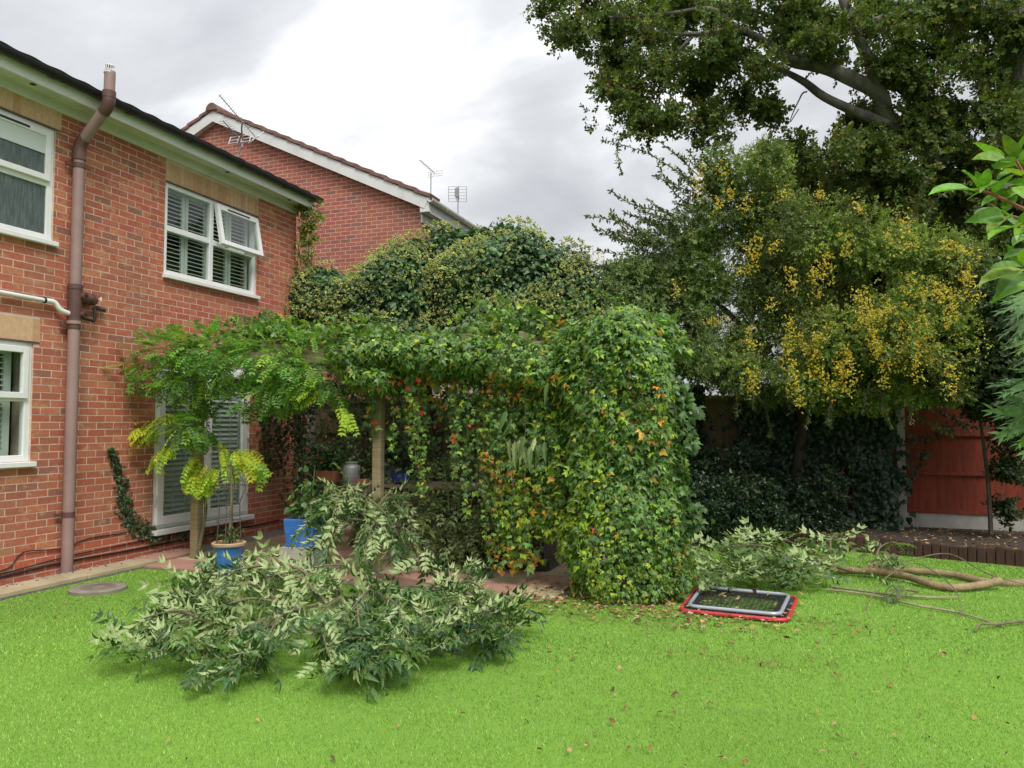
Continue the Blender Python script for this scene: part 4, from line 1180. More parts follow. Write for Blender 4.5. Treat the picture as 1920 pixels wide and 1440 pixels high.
for j, s in enumerate(SH):
    y0 = 10.9 + r.uniform(-.4, .3)
    Q, R_ = catmull([Vector(on_y(*q, y0 - .1 * i)) for i, q in enumerate(s)], list(np.linspace(.008, .003, len(s))), 8)
    limb(pyr, 'shoot', Q[::4] + [Q[-1]], R_[::4] + [R_[-1]], M['bark_twig'], 4, 3)
    nq = int(.72 * sum(math.hypot(b[0] - a[0], b[1] - a[1]) for a, b in zip(s[:-1], s[1:])))
    for t in np.linspace(.05, 1, nq):
        f = t * (len(Q) - 1); i = min(int(f), len(Q) - 2); p = Q[i].lerp(Q[i + 1], f - i); tn = (Q[i + 1] - Q[i]).normalized()
        d = np.array(r.normal(size=3)); LP.append(np.array(p)); LY.append(np.array(tn) * .5 + d * .6); LN.append(UP + r.normal(size=3) * .5)
LP, LY, LN = map(np.array, (LP, LY, LN))
foliage(pyr, 'leaf', t_two(.24), LP, LY, LN, r.uniform(.045, .085, len(LP)), vary(r, pick(r, len(LP), [(.08, .13, .05), (.12, .16, .06)], [1, 1]), .2), M['leaf'], mass='shoot_leaves')
# berries: hanging chains plus loose sprays
BC = [((1318, 300), (1305, 365)), ((1352, 305), (1360, 330)), ((1372, 350), (1358, 378)), ((1398, 370), (1396, 395)), ((1345, 370), (1336, 400)), ((1466, 355), (1464, 372)), ((1530, 360), (1540, 368)), ((1395, 460), (1415, 480)), ((1480, 500), (1490, 550)), ((1620, 540), (1645, 660)), ((1700, 570), (1690, 690)), ((1660, 560), (1655, 620)),
      ((1735, 590), (1740, 680)), ((1775, 540), (1790, 590)), ((1690, 400), (1700, 430)), ((1770, 450), (1830, 480)), ((1810, 500), (1835, 560)), ((1500, 620), (1515, 670)), ((1400, 610), (1410, 650)), ((1560, 600), (1540, 640)), ((1360, 600), (1320, 605)), ((1480, 680), (1500, 760)), ((1590, 660), (1600, 700)), ((1760, 460), (1790, 470)), ((1265, 530), (1270, 550)), ((1440, 560), (1450, 580)), ((1715, 620), (1705, 660)), ((1640, 640), (1670, 690)), ((1640, 590), (1680, 580)), ((1550, 710), (1555, 745)), ((1600, 380), (1625, 400)), ((1680, 470), (1720, 450)), ((1540, 500), (1520, 520)), ((1420, 500), (1380, 510)), ((1118, 478), (1125, 490))]
BP = []
for _ in range(30):
    q = 1310 + 510 * r.random() ** .8, r.uniform(430, 700); l_ = r.uniform(25, 75); BC.append((q, (q[0] + r.uniform(-12, 12), q[1] + l_)))
for (a, b) in BC:
    y0 = 10.02 + r.uniform(-.12, .1); n = int(9 + math.hypot(b[0] - a[0], b[1] - a[1]) * .7)
    for t in r.random(n):
        p = on_y(a[0] + (b[0] - a[0]) * t, a[1] + (b[1] - a[1]) * t, y0); BP.append(p + r.normal(size=3) * np.array([.045, .05, .04]))
P2, N2 = blob_pts(E, 14000, r, shell=.16, lump=.3, lf=3.0, cull=.1, seed=9)
u2, v2, _ = project(P2)
kp = (fbm(P2, 4.2, 90) > .2 - .9 * np.clip((u2 - 1330) / 400, -.6, .85)) & (r.random(len(P2)) < np.clip((u2 - 1180) / 500, .1, 1))
P2 = P2[kp] + N2[kp] * .08
nb0 = len(BP)
BP = np.concatenate([np.array(BP), P2])
c = vary(r, pick(r, len(BP), [(.72, .45, .03), (.76, .55, .05), (.64, .54, .06), (.46, .46, .07)], [2, 3, 3, 2]), .18)
c[nb0:] = vary(r, pick(r, len(BP) - nb0, [(.66, .56, .06), (.54, .54, .08), (.38, .45, .08)], [1.2, 2, 3]), .2)
foliage(pyr, 'berry', [t_berries(5, .2, s) for s in range(3)], BP, r.normal(size=BP.shape) + np.array([0, 0, -.8]), r.normal(size=BP.shape), r.uniform(.026, .046, len(BP)) * np.where(np.arange(len(BP)) < nb0, 1.05, .9), c, M['berry'], mass='berries')

# ================================================================== flowering ivy mound behind the pergola
r = np.random.default_rng(13)
ivy = thing('ivy_mound', 'great mound of flowering ivy with pale green flower heads behind the pergola', 'ivy', (-3.6, 11.2, 0))
for i, (x, y) in enumerate(((-5.2, 10.9), (-3.9, 11.3), (-2.6, 11.4))):
    limb(ivy, 'stem', [(x, y, 0), (x + .15, y, 1.1), (x - .1, y + .1, 2.2), (x + .1, y, 3.2)], [.07, .06, .05, .02], M['bark_dark'], 8, 5, 70 + i, .015)
IV = [(560, 590, 10.2, 55, 70, .5), (620, 600, 10.4, 70, 60, .6), (600, 540, 10.6, 55, 40, .45), (690, 590, 10.6, 85, 70, .7), (760, 560, 10.9, 75, 75, .7), (790, 510, 11, 70, 55, .7), (860, 480, 11.2, 75, 50, .7), (930, 480, 11.2, 80, 58, .8), (900, 560, 10.9, 110, 90, .8), (1000, 520, 11.3, 75, 58, .7), (1060, 545, 11.3, 65, 50, .7), (1020, 600, 11.1, 90, 65, .7), (1100, 590, 11.3, 60, 60, .6), (1150, 610, 11.2, 70, 60, .6), (740, 625, 10.5, 110, 40, .6), (540, 530, 10.0, 28, 26, .25), (760, 565, 10.8, 130, 95, .8), (940, 535, 11.1, 165, 104, .9), (1060, 575, 11.2, 105, 78, .8), (620, 585, 10.4, 100, 72, .6)]
E = [E_px(u, v, y, a, b, d) for u, v, y, a, b, d in IV]
LOWI = [(-7.2, 11.25, 1.3, .8, .45, 1.4), (-8.1, 11.4, 1.3, .8, .45, 1.5), (-9.0, 11.5, 1.4, .8, .4, 1.6), (-6.2, 11.0, 1.3, .9, .5, 1.4), (-5.3, 11.0, 1.3, .9, .5, 1.4), (-4.2, 11.2, 1.3, .9, .5, 1.4), (-3.1, 11.3, 1.3, .9, .5, 1.4), (-2.1, 11.4, 1.3, .8, .5, 1.4)]
P, N = blob_pts(E, 30000, r, shell=.3, lump=.10, lf=3.0, cull=-.2, seed=6)
P3, N3 = blob_pts(LOWI, 13000, r, shell=.3, lump=.2, lf=3, cull=-.1, seed=8)
core = [(*e_[:3], *(np.array(e_[3:]) * .78)) for e_ in E]
P4, N4 = blob_pts(core, 9000, r, shell=.3, lump=.1, lf=3, cull=-.2, seed=7)
Pa, Na = np.concatenate([P, P3, P4]), np.concatenate([N, N3, N4])
yd = Na * .55 + np.array([0, 0, -.75]) + r.normal(size=Pa.shape) * .45; nd = Na * .8 + UP * .55 + r.normal(size=Pa.shape) * .35
shade = (.9 + .3 * np.clip(.5 + .5 * fbm(Pa, 2.4, 15), 0, 1))[:, None]  # leaf tone varying at random from clump to clump
c = vary(r, pick(r, len(Pa), [(.062, .125, .052), (.09, .165, .06), (.125, .205, .07)], [3, 3, 1.5]) * shade, .22)
foliage(ivy, 'leaf', [t_ivy()], Pa, yd, nd, np.where(np.arange(len(Pa)) < len(P) + len(P3), r.uniform(.05, .085, len(Pa)), r.uniform(.10, .15, len(Pa))), c, M['leaf_ivy'], 300, 'foliage')
Pf, Nf = blob_pts(E, 9500, r, shell=.1, lump=.10, lf=3.0, cull=.0, seed=6)
k = (fbm(Pf, 3.5, 18) > -1.1); Pf, Nf = Pf[k] + Nf[k] * .10, Nf[k]
c = vary(r, pick(r, len(Pf), [(.42, .46, .14), (.50, .52, .18), (.32, .38, .10)], [3, 2, 2]), .2)
foliage(ivy, 'flower_head', [t_berries(6, .22, s) for s in range(3)], Pf, Nf + UP * .4, r.normal(size=Pf.shape), r.uniform(.04, .07, len(Pf)), c, M['petal'], mass='flower_heads')
# small creeper climbing the house corner under the gutter
r = np.random.default_rng(14)
cc = thing('corner_climber', 'wispy yellow green climber on the house corner under the gutter', 'climber', (-6.95, 9.95, 3.3))
m = MB(); LP = []
for (pts) in ([(572, 560), (578, 480), (580, 430), (575, 395)], [(565, 500), (560, 460), (575, 440)], [(580, 440), (592, 415), (588, 395)], [(575, 400), (560, 388), (545, 380)]):
    Q, R_ = catmull([Vector(on_y(u, v, 9.97 - i * .02)) for i, (u, v) in enumerate(pts)], [.006] * len(pts), 6); limb(cc, 'stem', Q[::3], R_[::3], M['bark_twig'], 5, 3)
    for q in Q:
        for _ in range(3): LP.append(np.array(q) + r.normal(size=3) * np.array([.07, .05, .07]))
LP = np.array(LP)
foliage(cc, 'leaf', [t_sprig(5, .3, .55, 1, s) for s in range(2)], LP, r.normal(size=LP.shape) * .7 + np.array([.2, -.5, -.5]), UP + r.normal(size=LP.shape) * .5, r.uniform(.09, .15, len(LP)), vary(r, pick(r, len(LP), [(.24, .30, .06), (.16, .22, .05)], [1, 1])), M['leaf'], mass='foliage')

# ================================================================== dark ivy over the fence
r = np.random.default_rng(15)
fi = thing('fence_ivy', 'dark glossy ivy hanging over the fence beneath the berry tree', 'ivy', (0.3, 11.9, .15))
for i, x in enumerate((-1.6, -.3, .35, 1.1)):
    limb(fi, 'stem', [(x, 12.0, .1), (x + .1, 11.98, .8), (x - .05, 11.98, 1.5), (x + .1, 11.97, 1.9)], [.025, .02, .015, .008], M['bark_dark'], 6, 4, 90 + i)
n = 9500
x = r.uniform(-2.3, 1.62, n * 2); z = r.uniform(.1, 2.15, n * 2)
Pq = np.stack([x, np.full_like(x, 11.97), z], 1)
u, v, _ = project(Pq)
gapA = (u > 1322) & (u < 1386) & (v > 700) & (v < 895)
gapB = (u > 1560) & (u < 1600) & (v > 870) & (v < 950)
edge = (u > 1690 - 18 * (1 + fbm(Pq, 4, 3)))
dens = fbm(Pq, 2.2, 21) > -1.3
k = ~(gapA & (r.random(len(x)) < .96)) & ~(gapB & (r.random(len(x)) < .85)) & ~(edge & (r.random(len(x)) < .9)) & dens
Pq = Pq[k][:n]; Pq[:, 1] -= np.abs(r.normal(size=len(Pq))) * .07 + .18 * np.clip(fbm(Pq, 3, 22), 0, 1) + np.clip(.7 - Pq[:, 2], 0, .7) * r.random(len(Pq)) * .9
yd = np.array([0, -.3, -.9]) + r.normal(size=Pq.shape) * .4; nd = np.array([0, -.9, .4]) + r.normal(size=Pq.shape) * .35
c = vary(r, pick(r, len(Pq), [(.018, .04, .022), (.026, .055, .026), (.035, .06, .03)], [3, 3, 1.4]), .25)
foliage(fi, 'leaf', [t_ivy()], Pq, yd, nd, r.uniform(.06, .12, len(Pq)), c, M['leaf_ivy'], 200, 'foliage')
# stray shoots over the red panel
m = MB(); LP = []
for pts in ([(1690, 790), (1730, 760), (1800, 790)], [(1700, 900), (1725, 870), (1735, 845)], [(1695, 830), (1740, 820), (1780, 800), (1850, 800)]):
    Q, R_ = catmull([Vector(on_y(u, v, 11.9)) for u, v in pts], [.004] * len(pts), 8); limb(fi, 'shoot', Q[::4], R_[::4], M['bark_dark'], 4, 3)
    for q in Q:
        for _ in range(3): LP.append(np.array(q) + r.normal(size=3) * .035)
LP = np.array(LP)
foliage(fi, 'leaf', [t_ivy()], LP, r.normal(size=LP.shape) * .5 + np.array([0, -.2, -.6]), np.array([0, -.8, .5]) + r.normal(size=LP.shape) * .4, r.uniform(.035, .07, len(LP)), vary(r, pick(r, len(LP), [(.03, .06, .025), (.06, .075, .03)], [1, 1])), M['leaf_ivy'], mass='shoot_leaves')
# low dark undergrowth between creeper column and bed
ug = thing('undergrowth', 'low dark shrub growing between the creeper column and the fence', 'shrub', (-.7, 10.6, 0))
r = np.random.default_rng(16)
limb(ug, 'stem', [(-.7, 10.8, 0), (-.6, 10.7, .35), (-.8, 10.6, .7)], [.03, .02, .008], M['bark_dark'], 6, 4)
P, N = blob_pts([(-1.2, 10.3, .35, .6, .5, .5), (-.5, 10.7, .4, .7, .5, .55), (-.9, 11.2, .6, .8, .5, .7), (.3, 11.2, .4, .7, .4, .5), (-1.6, 9.4, .2, .5, .6, .35)], 4200, r, .5, .25, 4, cull=-.2, seed=3)
P = P[P[:, 2] > .02]; N = np.tile(np.array([0, -.6, .6]), (len(P), 1))
foliage(ug, 'leaf', [t_sprig(5, .3, .5, 1, s) for s in range(2)], P, r.normal(size=P.shape) + np.array([0, -.4, .2]), UP + r.normal(size=P.shape) * .5, r.uniform(.08, .16, len(P)), vary(r, pick(r, len(P), [(.022, .045, .022), (.035, .065, .025), (.05, .07, .03)], [3, 2, 1])), M['leaf_ivy'], mass='foliage')
# young tree in the corner, in front of the red panel
ct = thing('young_tree', 'thin dark stemmed young tree in front of the red fence panel', 'tree', tuple(on_z(1858, 1003, .17)))
p0 = on_z(1858, 1003, .17); r = np.random.default_rng(17)
limb(ct, 'trunk', [tuple(p0), tuple(on_y(1852, 900, p0[1])), tuple(on_y(1842, 820, p0[1])), tuple(on_y(1832, 740, p0[1])), tuple(on_y(1838, 690, p0[1]))], [.03, .025, .02, .014, .006], M['bark_dark'], 7, 5, 5)
limb(ct, 'limb', [tuple(on_y(1846, 850, p0[1])), tuple(on_y(1880, 790, p0[1])), tuple(on_y(1905, 760, p0[1]))], [.014, .01, .005], M['bark_dark'], 6, 4)
P, N = blob_pts([E_px(1890, 870, p0[1], 40, 70, .4), E_px(1880, 960, p0[1] + .1, 35, 40, .3), E_px(1910, 800, p0[1], 35, 45, .3), E_px(1820, 770, p0[1], 50, 22, .3), E_px(1790, 750, p0[1], 40, 18, .3)], 900, r, .9, .3, 4, -.4, 5, cull=-1, seed=2)
foliage(ct, 'leaf', [t_sprig(5, .3, .5, 1, s) for s in range(2)], P, r.normal(size=P.shape) + np.array([0, -.3, -.2]), UP + r.normal(size=P.shape) * .5, r.uniform(.08, .14, len(P)), vary(r, pick(r, len(P), [(.03, .055, .02), (.05, .075, .025)], [2, 1])), M['leaf'], mass='crown')

# ================================================================== wisteria on the left of the pergola
r = np.random.default_rng(21)
wis = thing('wisteria', 'feathery green wisteria over the pergola with yellowing lower shoots', 'climber', (P1, PY, 0))
z0 = .05
m = MB()
Q, R_ = catmull([Vector((P1 + .07, PY - .07, z0)), Vector((P1 + .075, PY + .06, .6)), Vector((P1 - .07, PY + .05, 1.1)), Vector((P1 - .06, PY - .08, 1.6)), Vector((P1 + .08, PY - .08, 2.1)), Vector((P1 + .3, PY, 2.4)), Vector((P1 + 1.2, PY + .05, 2.48)), Vector((P1 + 2.2, PY, 2.45))], [.02, .019, .018, .017, .016, .015, .012, .008], 8)
limb(wis, 'trunk', Q[::4], R_[::4], M['bark_twig'], 8, 3)
WE = [(335, 660, 7.0, 66, 38), (395, 655, 6.95, 60, 45), (300, 690, 7.0, 40, 22), (365, 705, 7.0, 55, 40), (350, 755, 7.0, 34, 34), (372, 800, 7.0, 32, 30), (455, 690, 7.0, 62, 42), (500, 665, 7.05, 66, 44), (560, 690, 7.05, 62, 40), (530, 730, 7.0, 50, 28), (610, 700, 7.1, 44, 42), (480, 748, 7.0, 34, 20), (395, 800, 7.0, 30, 20)]
E = [E_px(u, v, y, a, b, .42) for u, v, y, a, b in WE]
P, N = blob_pts(E, 1250, r, shell=.55, lump=.2, lf=3, cull=-.5, seed=31)
uw, vw, _ = project(P); kw = ~((vw > 735) & (uw < 330)) & ~((vw > 770) & (uw > 400)); P, N = P[kw], N[kw]
YL = [((300, 800), (250, 815), 16), ((330, 820), (285, 870), 14), ((375, 850), (350, 920), 16), ((400, 870), (380, 920), 18), ((430, 850), (480, 870), 14), ((450, 850), (500, 885), 12), ((340, 790), (270, 795), 12), ((420, 830), (430, 900), 12), ((640, 760), (655, 800), 6), ((600, 730), (570, 745), 5)]
PL_, DL, kind = [], [], []
for a, b, n in YL:
    for _ in range(int(n * 1.7)):
        t = r.random() * 1.15; q = on_y(a[0] + (b[0] - a[0]) * t * .6, a[1] + (b[1] - a[1]) * t * .6, 6.95 + r.uniform(-.2, .15))
        d = on_y(*b, 6.9) - on_y(*a, 6.95); PL_.append(q + r.normal(size=3) * .04); DL.append(unit(d) + r.normal(size=3) * .35 + np.array([0, -.2, -.25]))
PL_ = np.array(PL_); DL = np.array(DL)
yd = np.concatenate([N * 1.0 + np.array([0, -.2, -.12]) + r.normal(size=P.shape) * .45, DL])
Pa = np.concatenate([P, PL_]); nd = np.concatenate([UP + N * .4 + r.normal(size=P.shape) * .25, UP + r.normal(size=PL_.shape) * .3 + np.array([.1, -.9, 0])])
c = np.concatenate([vary(r, pick(r, len(P), [(.17, .34, .09), (.23, .42, .10), (.13, .26, .085), (.31, .48, .10)], [3, 3, 2, 1.5]), .18),
                    vary(r, pick(r, len(PL_), [(.46, .60, .07), (.36, .54, .07), (.62, .64, .06)], [3, 3, 1.3]), .15)])
foliage(wis, 'leaf', [t_pinnate(5, .27, .29, .3, 58, .18, .2, s) for s in range(4)], Pa, yd, nd, r.uniform(.15, .25, len(Pa)), c, M['leaf_soft'], 300, 'foliage')
m = MB()
for (a, b) in (((345, 790), (255, 800)), ((345, 800), (290, 860)), ((370, 820), (370, 900)), ((400, 840), (480, 870)), ((380, 700), (420, 735)), ((360, 660), (300, 690)), ((430, 690), (560, 660))):
    limb(wis, 'shoot', [tuple(on_y(*a, 7.05)), tuple(on_y((a[0] + b[0]) / 2, (a[1] + b[1]) / 2 - 6, 7.0)), tuple(on_y(*b, 6.95))], [.007, .005, .003], M['bark_twig'], 5, 5)

# ================================================================== creeper over the pergola roof, the curtain and the end column
r = np.random.default_rng(22)
cre = thing('virginia_creeper', 'creeper with reddening leaves draping the pergola and its end post', 'climber', (-1.4, 6.95, 0))
for i, (dx, dy) in enumerate(((.09, -.08), (-.1, -.06), (.0, .1), (.12, .06))):
    limb(cre, 'stem', [(-1.45 + dx * 2, 7.05 + dy * 2, 0.0), (-1.45 + dx, 7.05 + dy, .7), (-1.45 - dx * .5, 7.05 + dy, 1.5), (-1.45 + dx, 7.05, 2.3)], [.022, .018, .015, .01], M['bark_dark'], 6, 5, 120 + i, .01)
nC = 20000
zc_ = 2.63 * r.random(nC) ** .92; ac = r.uniform(0, 2 * math.pi, nC)
prof = np.sqrt(np.clip(1 - np.abs((zc_ - 1.2) / 1.44) ** 6, 0, 1)) * (1 + .06 * np.sin(zc_ * 3.1 + 1))
dome = r.random(nC) < .12
prof[dome] *= np.sqrt(r.random(int(dome.sum()))); zc_[dome] = 1.2 + 1.44 * (1 - (prof[dome] / 1.03).clip(0, 1) ** 2) ** (1 / 6)
Dn = np.stack([np.cos(ac), np.sin(ac), np.zeros(nC)], 1)
surf = np.array([-1.37, 6.95, 0]) + Dn * np.array([.50, .45, 0]) * prof[:, None] + UP * zc_[:, None]
lump_ = .055 * fbm(surf, 4.5, 51) + .03 * fbm(surf, 11, 52)
Pc = surf + Dn * (lump_ - .13 * r.random(nC) ** 1.8)[:, None]
Pc[dome, 2] += lump_[dome] - .1 * r.random(int(dome.sum()))
Nc = unit(Dn + UP * np.clip((zc_ - 1.9) * 1.1, 0, 1.2)[:, None])
k = ((Nc * unit(EYE - Pc)).sum(1) > -.35) | (r.random(nC) < .3); Pc, Nc = Pc[k], Nc[k]
BEAM = [(665, 665, 7.05, 45, 34), (720, 660, 7.0, 55, 38), (780, 668, 7.0, 55, 40), (840, 672, 7.0, 60, 42), (900, 675, 7.0, 65, 48), (960, 680, 6.95, 65, 55), (1020, 690, 6.95, 60, 60), (730, 710, 7.0, 40, 26), (690, 700, 7.02, 40, 26)]
E2 = [E_px(u, v, y, a, b, .4) for u, v, y, a, b in BEAM]
Pb, Nb = blob_pts(E2, 8000, r, shell=.3, lump=.18, lf=4, cull=-.3, seed=42)
# roof thatch of the pergola
NR = 7500
xr = r.uniform(-6.3, -1.1, NR); yr = r.uniform(6.85, 10.6, NR)
Pr = np.stack([xr, yr, 2.5 + .12 * fbm(np.stack([xr, yr, xr * 0], 1), 2.5, 4) + r.uniform(-.06, .12, NR)], 1); Nr = np.tile(UP, (NR, 1))
# hanging curtain strands
Ps, Ns = [], []
STR = []
for u in np.concatenate([np.arange(752, 905, 14), np.arange(905, 1070, 7.0)]):
    f = (u - 752) / 318
    base = 930 if u > 960 else (860 if u > 890 else np.interp(u, [752, 890], [745, 830]))
    n_here = 2 if u > 905 else 1
    for _ in range(n_here):
        end = base + (r.uniform(-50, 90) if u < 900 else r.uniform(-90, 95))
        if 925 < u < 1005: end = max(end, 1000 + r.uniform(-60, 75))
        STR.append((u + r.uniform(-5, 5), end, 7.0 + r.uniform(-.16, .2)))
STR += [(690, 820, 7.0), (700, 780, 6.98), (735, 850, 7.0), (770, 880, 6.95), (790, 930, 7.0), (795, 900, 7.05), (780, 870, 6.95), (845, 900, 7.0), (860, 880, 6.9), (880, 960, 6.95), (905, 1010, 6.9), (850, 830, 7.1), (1040, 1000, 6.9), (1050, 960, 6.95), (1060, 1050, 6.9), (930, 1070, 6.95), (950, 1065, 6.9), (970, 1070, 6.95), (985, 1040, 7.0)]
m = MB()
for u, end, y in STR:
    v0 = 665 + r.uniform(-5, 20); L = int((end - v0) / (3.3 if u < 905 else 2.2))
    tp, bt = on_y(u, v0, y), on_y(u + r.uniform(-8, 8), end, y)
    m.tube([tp, (tp + bt) / 2 + r.normal(size=3) * .02, bt], .003, 4)
    for t in np.linspace(0, 1, max(6, L)):
        w = (.055 if u > 905 else .036) * (1 - .4 * t)
        Ps.append(tp + (bt - tp) * t + r.normal(size=3) * np.array([w, w, .03])); Ns.append(np.array([0, -1, .25]) + r.normal(size=3) * .4)
m.build('hanging_stems', M['bark_twig'], cre, kind='stuff')
Ps, Ns = np.array(Ps), unit(np.array(Ns))
# loose foot of the column and fallen rim
Pa = np.concatenate([Pc, Pb, Pr, Ps]); Na = np.concatenate([Nc, Nb, Nr, Ns])
ok = Pa[:, 2] > .03; Pa, Na = Pa[ok], Na[ok]
yd = Na * .45 + np.array([0, 0, -.8]) + r.normal(size=Pa.shape) * .5; nd = Na * .9 + UP * .4 + r.normal(size=Pa.shape) * .42
G = pick(r, len(Pa), [(.10, .21, .085), (.13, .265, .08), (.175, .31, .075), (.085, .175, .085)], [3, 3, 1.8, 2])
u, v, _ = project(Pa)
yel_patch = np.clip(.5 + .5 * fbm(Pa, 3.0, 44), 0, 1)  # random patches where more of the leaves are yellow
yel = (r.random(len(Pa)) < .10 + .42 * yel_patch * np.clip((v - 640) / 300, 0, 1) * np.clip((u - 640) / 300, .3, 1))
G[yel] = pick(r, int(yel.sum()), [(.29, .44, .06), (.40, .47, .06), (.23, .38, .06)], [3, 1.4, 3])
strand = (u < 1040) & (v > 700)
o_p = np.where(strand, .03, .006) + np.where(strand, .28, .10) * (fbm(Pa, 3.4, 47) > 1.15); q = r.random(len(Pa))
k = q < o_p; G[k] = pick(r, int(k.sum()), [(.55, .33, .06), (.42, .25, .08), (.58, .22, .06), (.48, .36, .08)], [2, 2, 1, 2])
k = (q > 1 - np.where(strand, .022, .002)) & (fbm(Pa, 5.0, 48) > .2); G[k] = pick(r, int(k.sum()), [(.70, .14, .10), (.62, .09, .07)], [2, 1])
c = vary(r, G * np.array([1.1, 1.04, .84]), .17)
SCC = np.where((Pa[:, 2] > 2.42) & (Pa[:, 1] > 7.4), r.uniform(.09, .14, len(Pa)), r.uniform(.032, .07, len(Pa)) * (1 + .22 * np.clip(fbm(Pa, 2.6, 53), -1, 1.3)))
foliage(cre, 'leaf', [t_creeper(), t_creeper(), t_star()], Pa, yd, nd, SCC, c, M['leaf'], 300, 'foliage')
# loose side shoots on the right of the column
m = MB(); LP = []
for pts in ([(1262, 760), (1285, 775), (1310, 765)], [(1265, 800), (1290, 820), (1300, 840)], [(1265, 980), (1290, 990), (1318, 965)], [(1262, 930), (1285, 930), (1300, 950)], [(1240, 690), (1275, 720), (1288, 750)], [(1255, 1060), (1275, 1090), (1270, 1110)]):
    Q, R_ = catmull([Vector(on_y(a, b, 6.85)) for a, b in pts], [.003] * len(pts), 8)
    limb(cre, 'shoot', Q[::3], R_[::3], M['bark_twig'], 4, 3)
    for q in Q:
        for _ in range(2): LP.append(np.array(q) + r.normal(size=3) * .035)
LP = np.array(LP)
foliage(cre, 'leaf', [t_creeper()], LP, r.normal(size=LP.shape) * .4 + np.array([.4, -.1, -.6]), np.array([.2, -.7, .6]) + r.normal(size=LP.shape) * .3, r.uniform(.06, .09, len(LP)), vary(r, pick(r, len(LP), [(.06, .14, .04), (.09, .18, .04)], [1, 1])), M['leaf'], mass='shoot_leaves')
# dark climber hanging at the house corner, left of the table
r = np.random.default_rng(23)
dc = thing('shade_climber', 'dark straggling climber on the house corner in the shade behind the door', 'climber', (-6.6, 9.2, 0))
Ps = []
for u in np.arange(480, 575, 7):
    v1 = r.uniform(820, 960); tp, bt = on_y(u, 720, 9.2), on_y(u + r.uniform(-8, 8), v1, 9.2)
    limb(dc, 'shoot', [tuple(tp), tuple((tp + bt) / 2 + r.normal(size=3) * .03), tuple(bt)], .004, M['bark_dark'], 4, 3)
    for t in np.linspace(0, 1, 60): Ps.append(tp + (bt - tp) * t + r.normal(size=3) * np.array([.05, .07, .03]))
Ps = np.array(Ps)
foliage(dc, 'leaf', [t_ivy()], Ps, np.array([0, -.3, -.8]) + r.normal(size=Ps.shape) * .45, np.array([0, -.8, .5]) + r.normal(size=Ps.shape) * .35, r.uniform(.04, .08, len(Ps)), vary(r, pick(r, len(Ps), [(.03, .055, .02), (.05, .07, .022)], [2, 1])), M['leaf_ivy'], mass='foliage')
# ivy strand on the house wall and along its foot
wi = thing('wall_ivy', 'narrow ivy strand creeping down the brick wall beside the door', 'ivy', (XW, 7.0, .3))
pts = [(208, 842), (222, 880), (232, 920), (236, 960), (258, 988), (290, 1002)]
W = [on_x(a, b, XW + .02) for a, b in pts]
limb(wi, 'stem', [tuple(q) for q in W], [.004, .006, .008, .009, .008, .006], M['bark_dark'], 5, 5)
Q, R_ = catmull([Vector(q) for q in W], [.025, .035, .05, .075, .06, .04], 26)
LP = np.concatenate([np.array(q) + r.normal(size=(3, 3)) * np.array([.015, w, w]) for q, w in zip(Q, R_)])
W2 = [on_x(a, b, XW + .04) for a, b in ((290, 1002), (340, 1004), (390, 998), (440, 985))]
Q, R_ = catmull([Vector(q) for q in W2], [.04] * 4, 14)
LP = np.concatenate([LP, np.concatenate([np.array(q) + r.normal(size=(3, 3)) * np.array([.02, .05, .05]) for q in Q])]); LP[:, 0] = np.maximum(LP[:, 0], XW + .012)
foliage(wi, 'leaf', [t_ivy()], LP, np.array([.2, 0, -.8]) + r.normal(size=LP.shape) * .45, np.array([.9, -.1, .3]) + r.normal(size=LP.shape) * .3, r.uniform(.03, .055, len(LP)), vary(r, pick(r, len(LP), [(.04, .075, .03), (.06, .10, .04)], [2, 1])), M['leaf_ivy'], 120, 'foliage')

# ================================================================== picnic table and the things on it
TX0, TX1, TY = -5.45, -2.75, 9.15
tb = thing('picnic_table', 'weathered picnic table with attached benches under the pergola', 'table', (-4.1, TY, 0.035))
for i in range(5):
    y = TY - .36 + i * .15
    MB().lim((TX0, y, .735), (TX1, y + .14, .775)).build('top_plank', M['table'], tb, bevel=.005)
for sgn in (-1, 1):
    for i in range(2):
        y = TY + sgn * (.62 + i * .15); MB().lim((TX0, min(y, y + sgn * .14), .43), (TX1, max(y, y + sgn * .14), .47)).build('bench_plank', M['table'], tb, bevel=.005)
for x in (TX0 + .35, TX1 - .35):
    for sgn in (-1, 1):
        MB().add(*(lambda: ([(x + dx, TY + sgn * yy, zz) for dx in (-.022, .022) for yy, zz in ((.72, .036), (.82, .036), (.34, .735), (.24, .735))], [(0, 1, 2, 3), (7, 6, 5, 4), (0, 4, 5, 1), (1, 5, 6, 2), (2, 6, 7, 3), (3, 7, 4, 0)]))()).build('leg', M['table'], tb)
    MB().lim((x + .023, TY - .9, .36), (x + .065, TY + .9, .428)).build('bench_bearer', M['table'], tb, bevel=.004)
    MB().lim((x + .023, TY - .37, .66), (x + .065, TY + .37, .734)).build('top_bearer', M['table'], tb, bevel=.004)
xm = (TX0 + TX1) / 2
for sgn in (-1, 1):
    MB().tube([(xm + sgn * .1, TY, .70), (xm + sgn * .93, TY, .40)], .03, 4).build('brace', M['table'], tb)
TZ = .776
def px_table(u): return on_y(u, 910, TY - .2)[0]
ch = thing('milk_churn', 'grey galvanised milk churn with side handles on the picnic table', 'churn', (px_table(657), TY - .18, TZ))
cx_, cy_ = px_table(657), TY - .18
MB().lathe([(.11, 0), (.115, .01), (.115, .19), (.105, .215), (.085, .23), (.082, .25), (.092, .26), (.092, .272), (.07, .272)], (cx_, cy_, TZ), 24).build('body', M['galv'], ch, smooth=True)
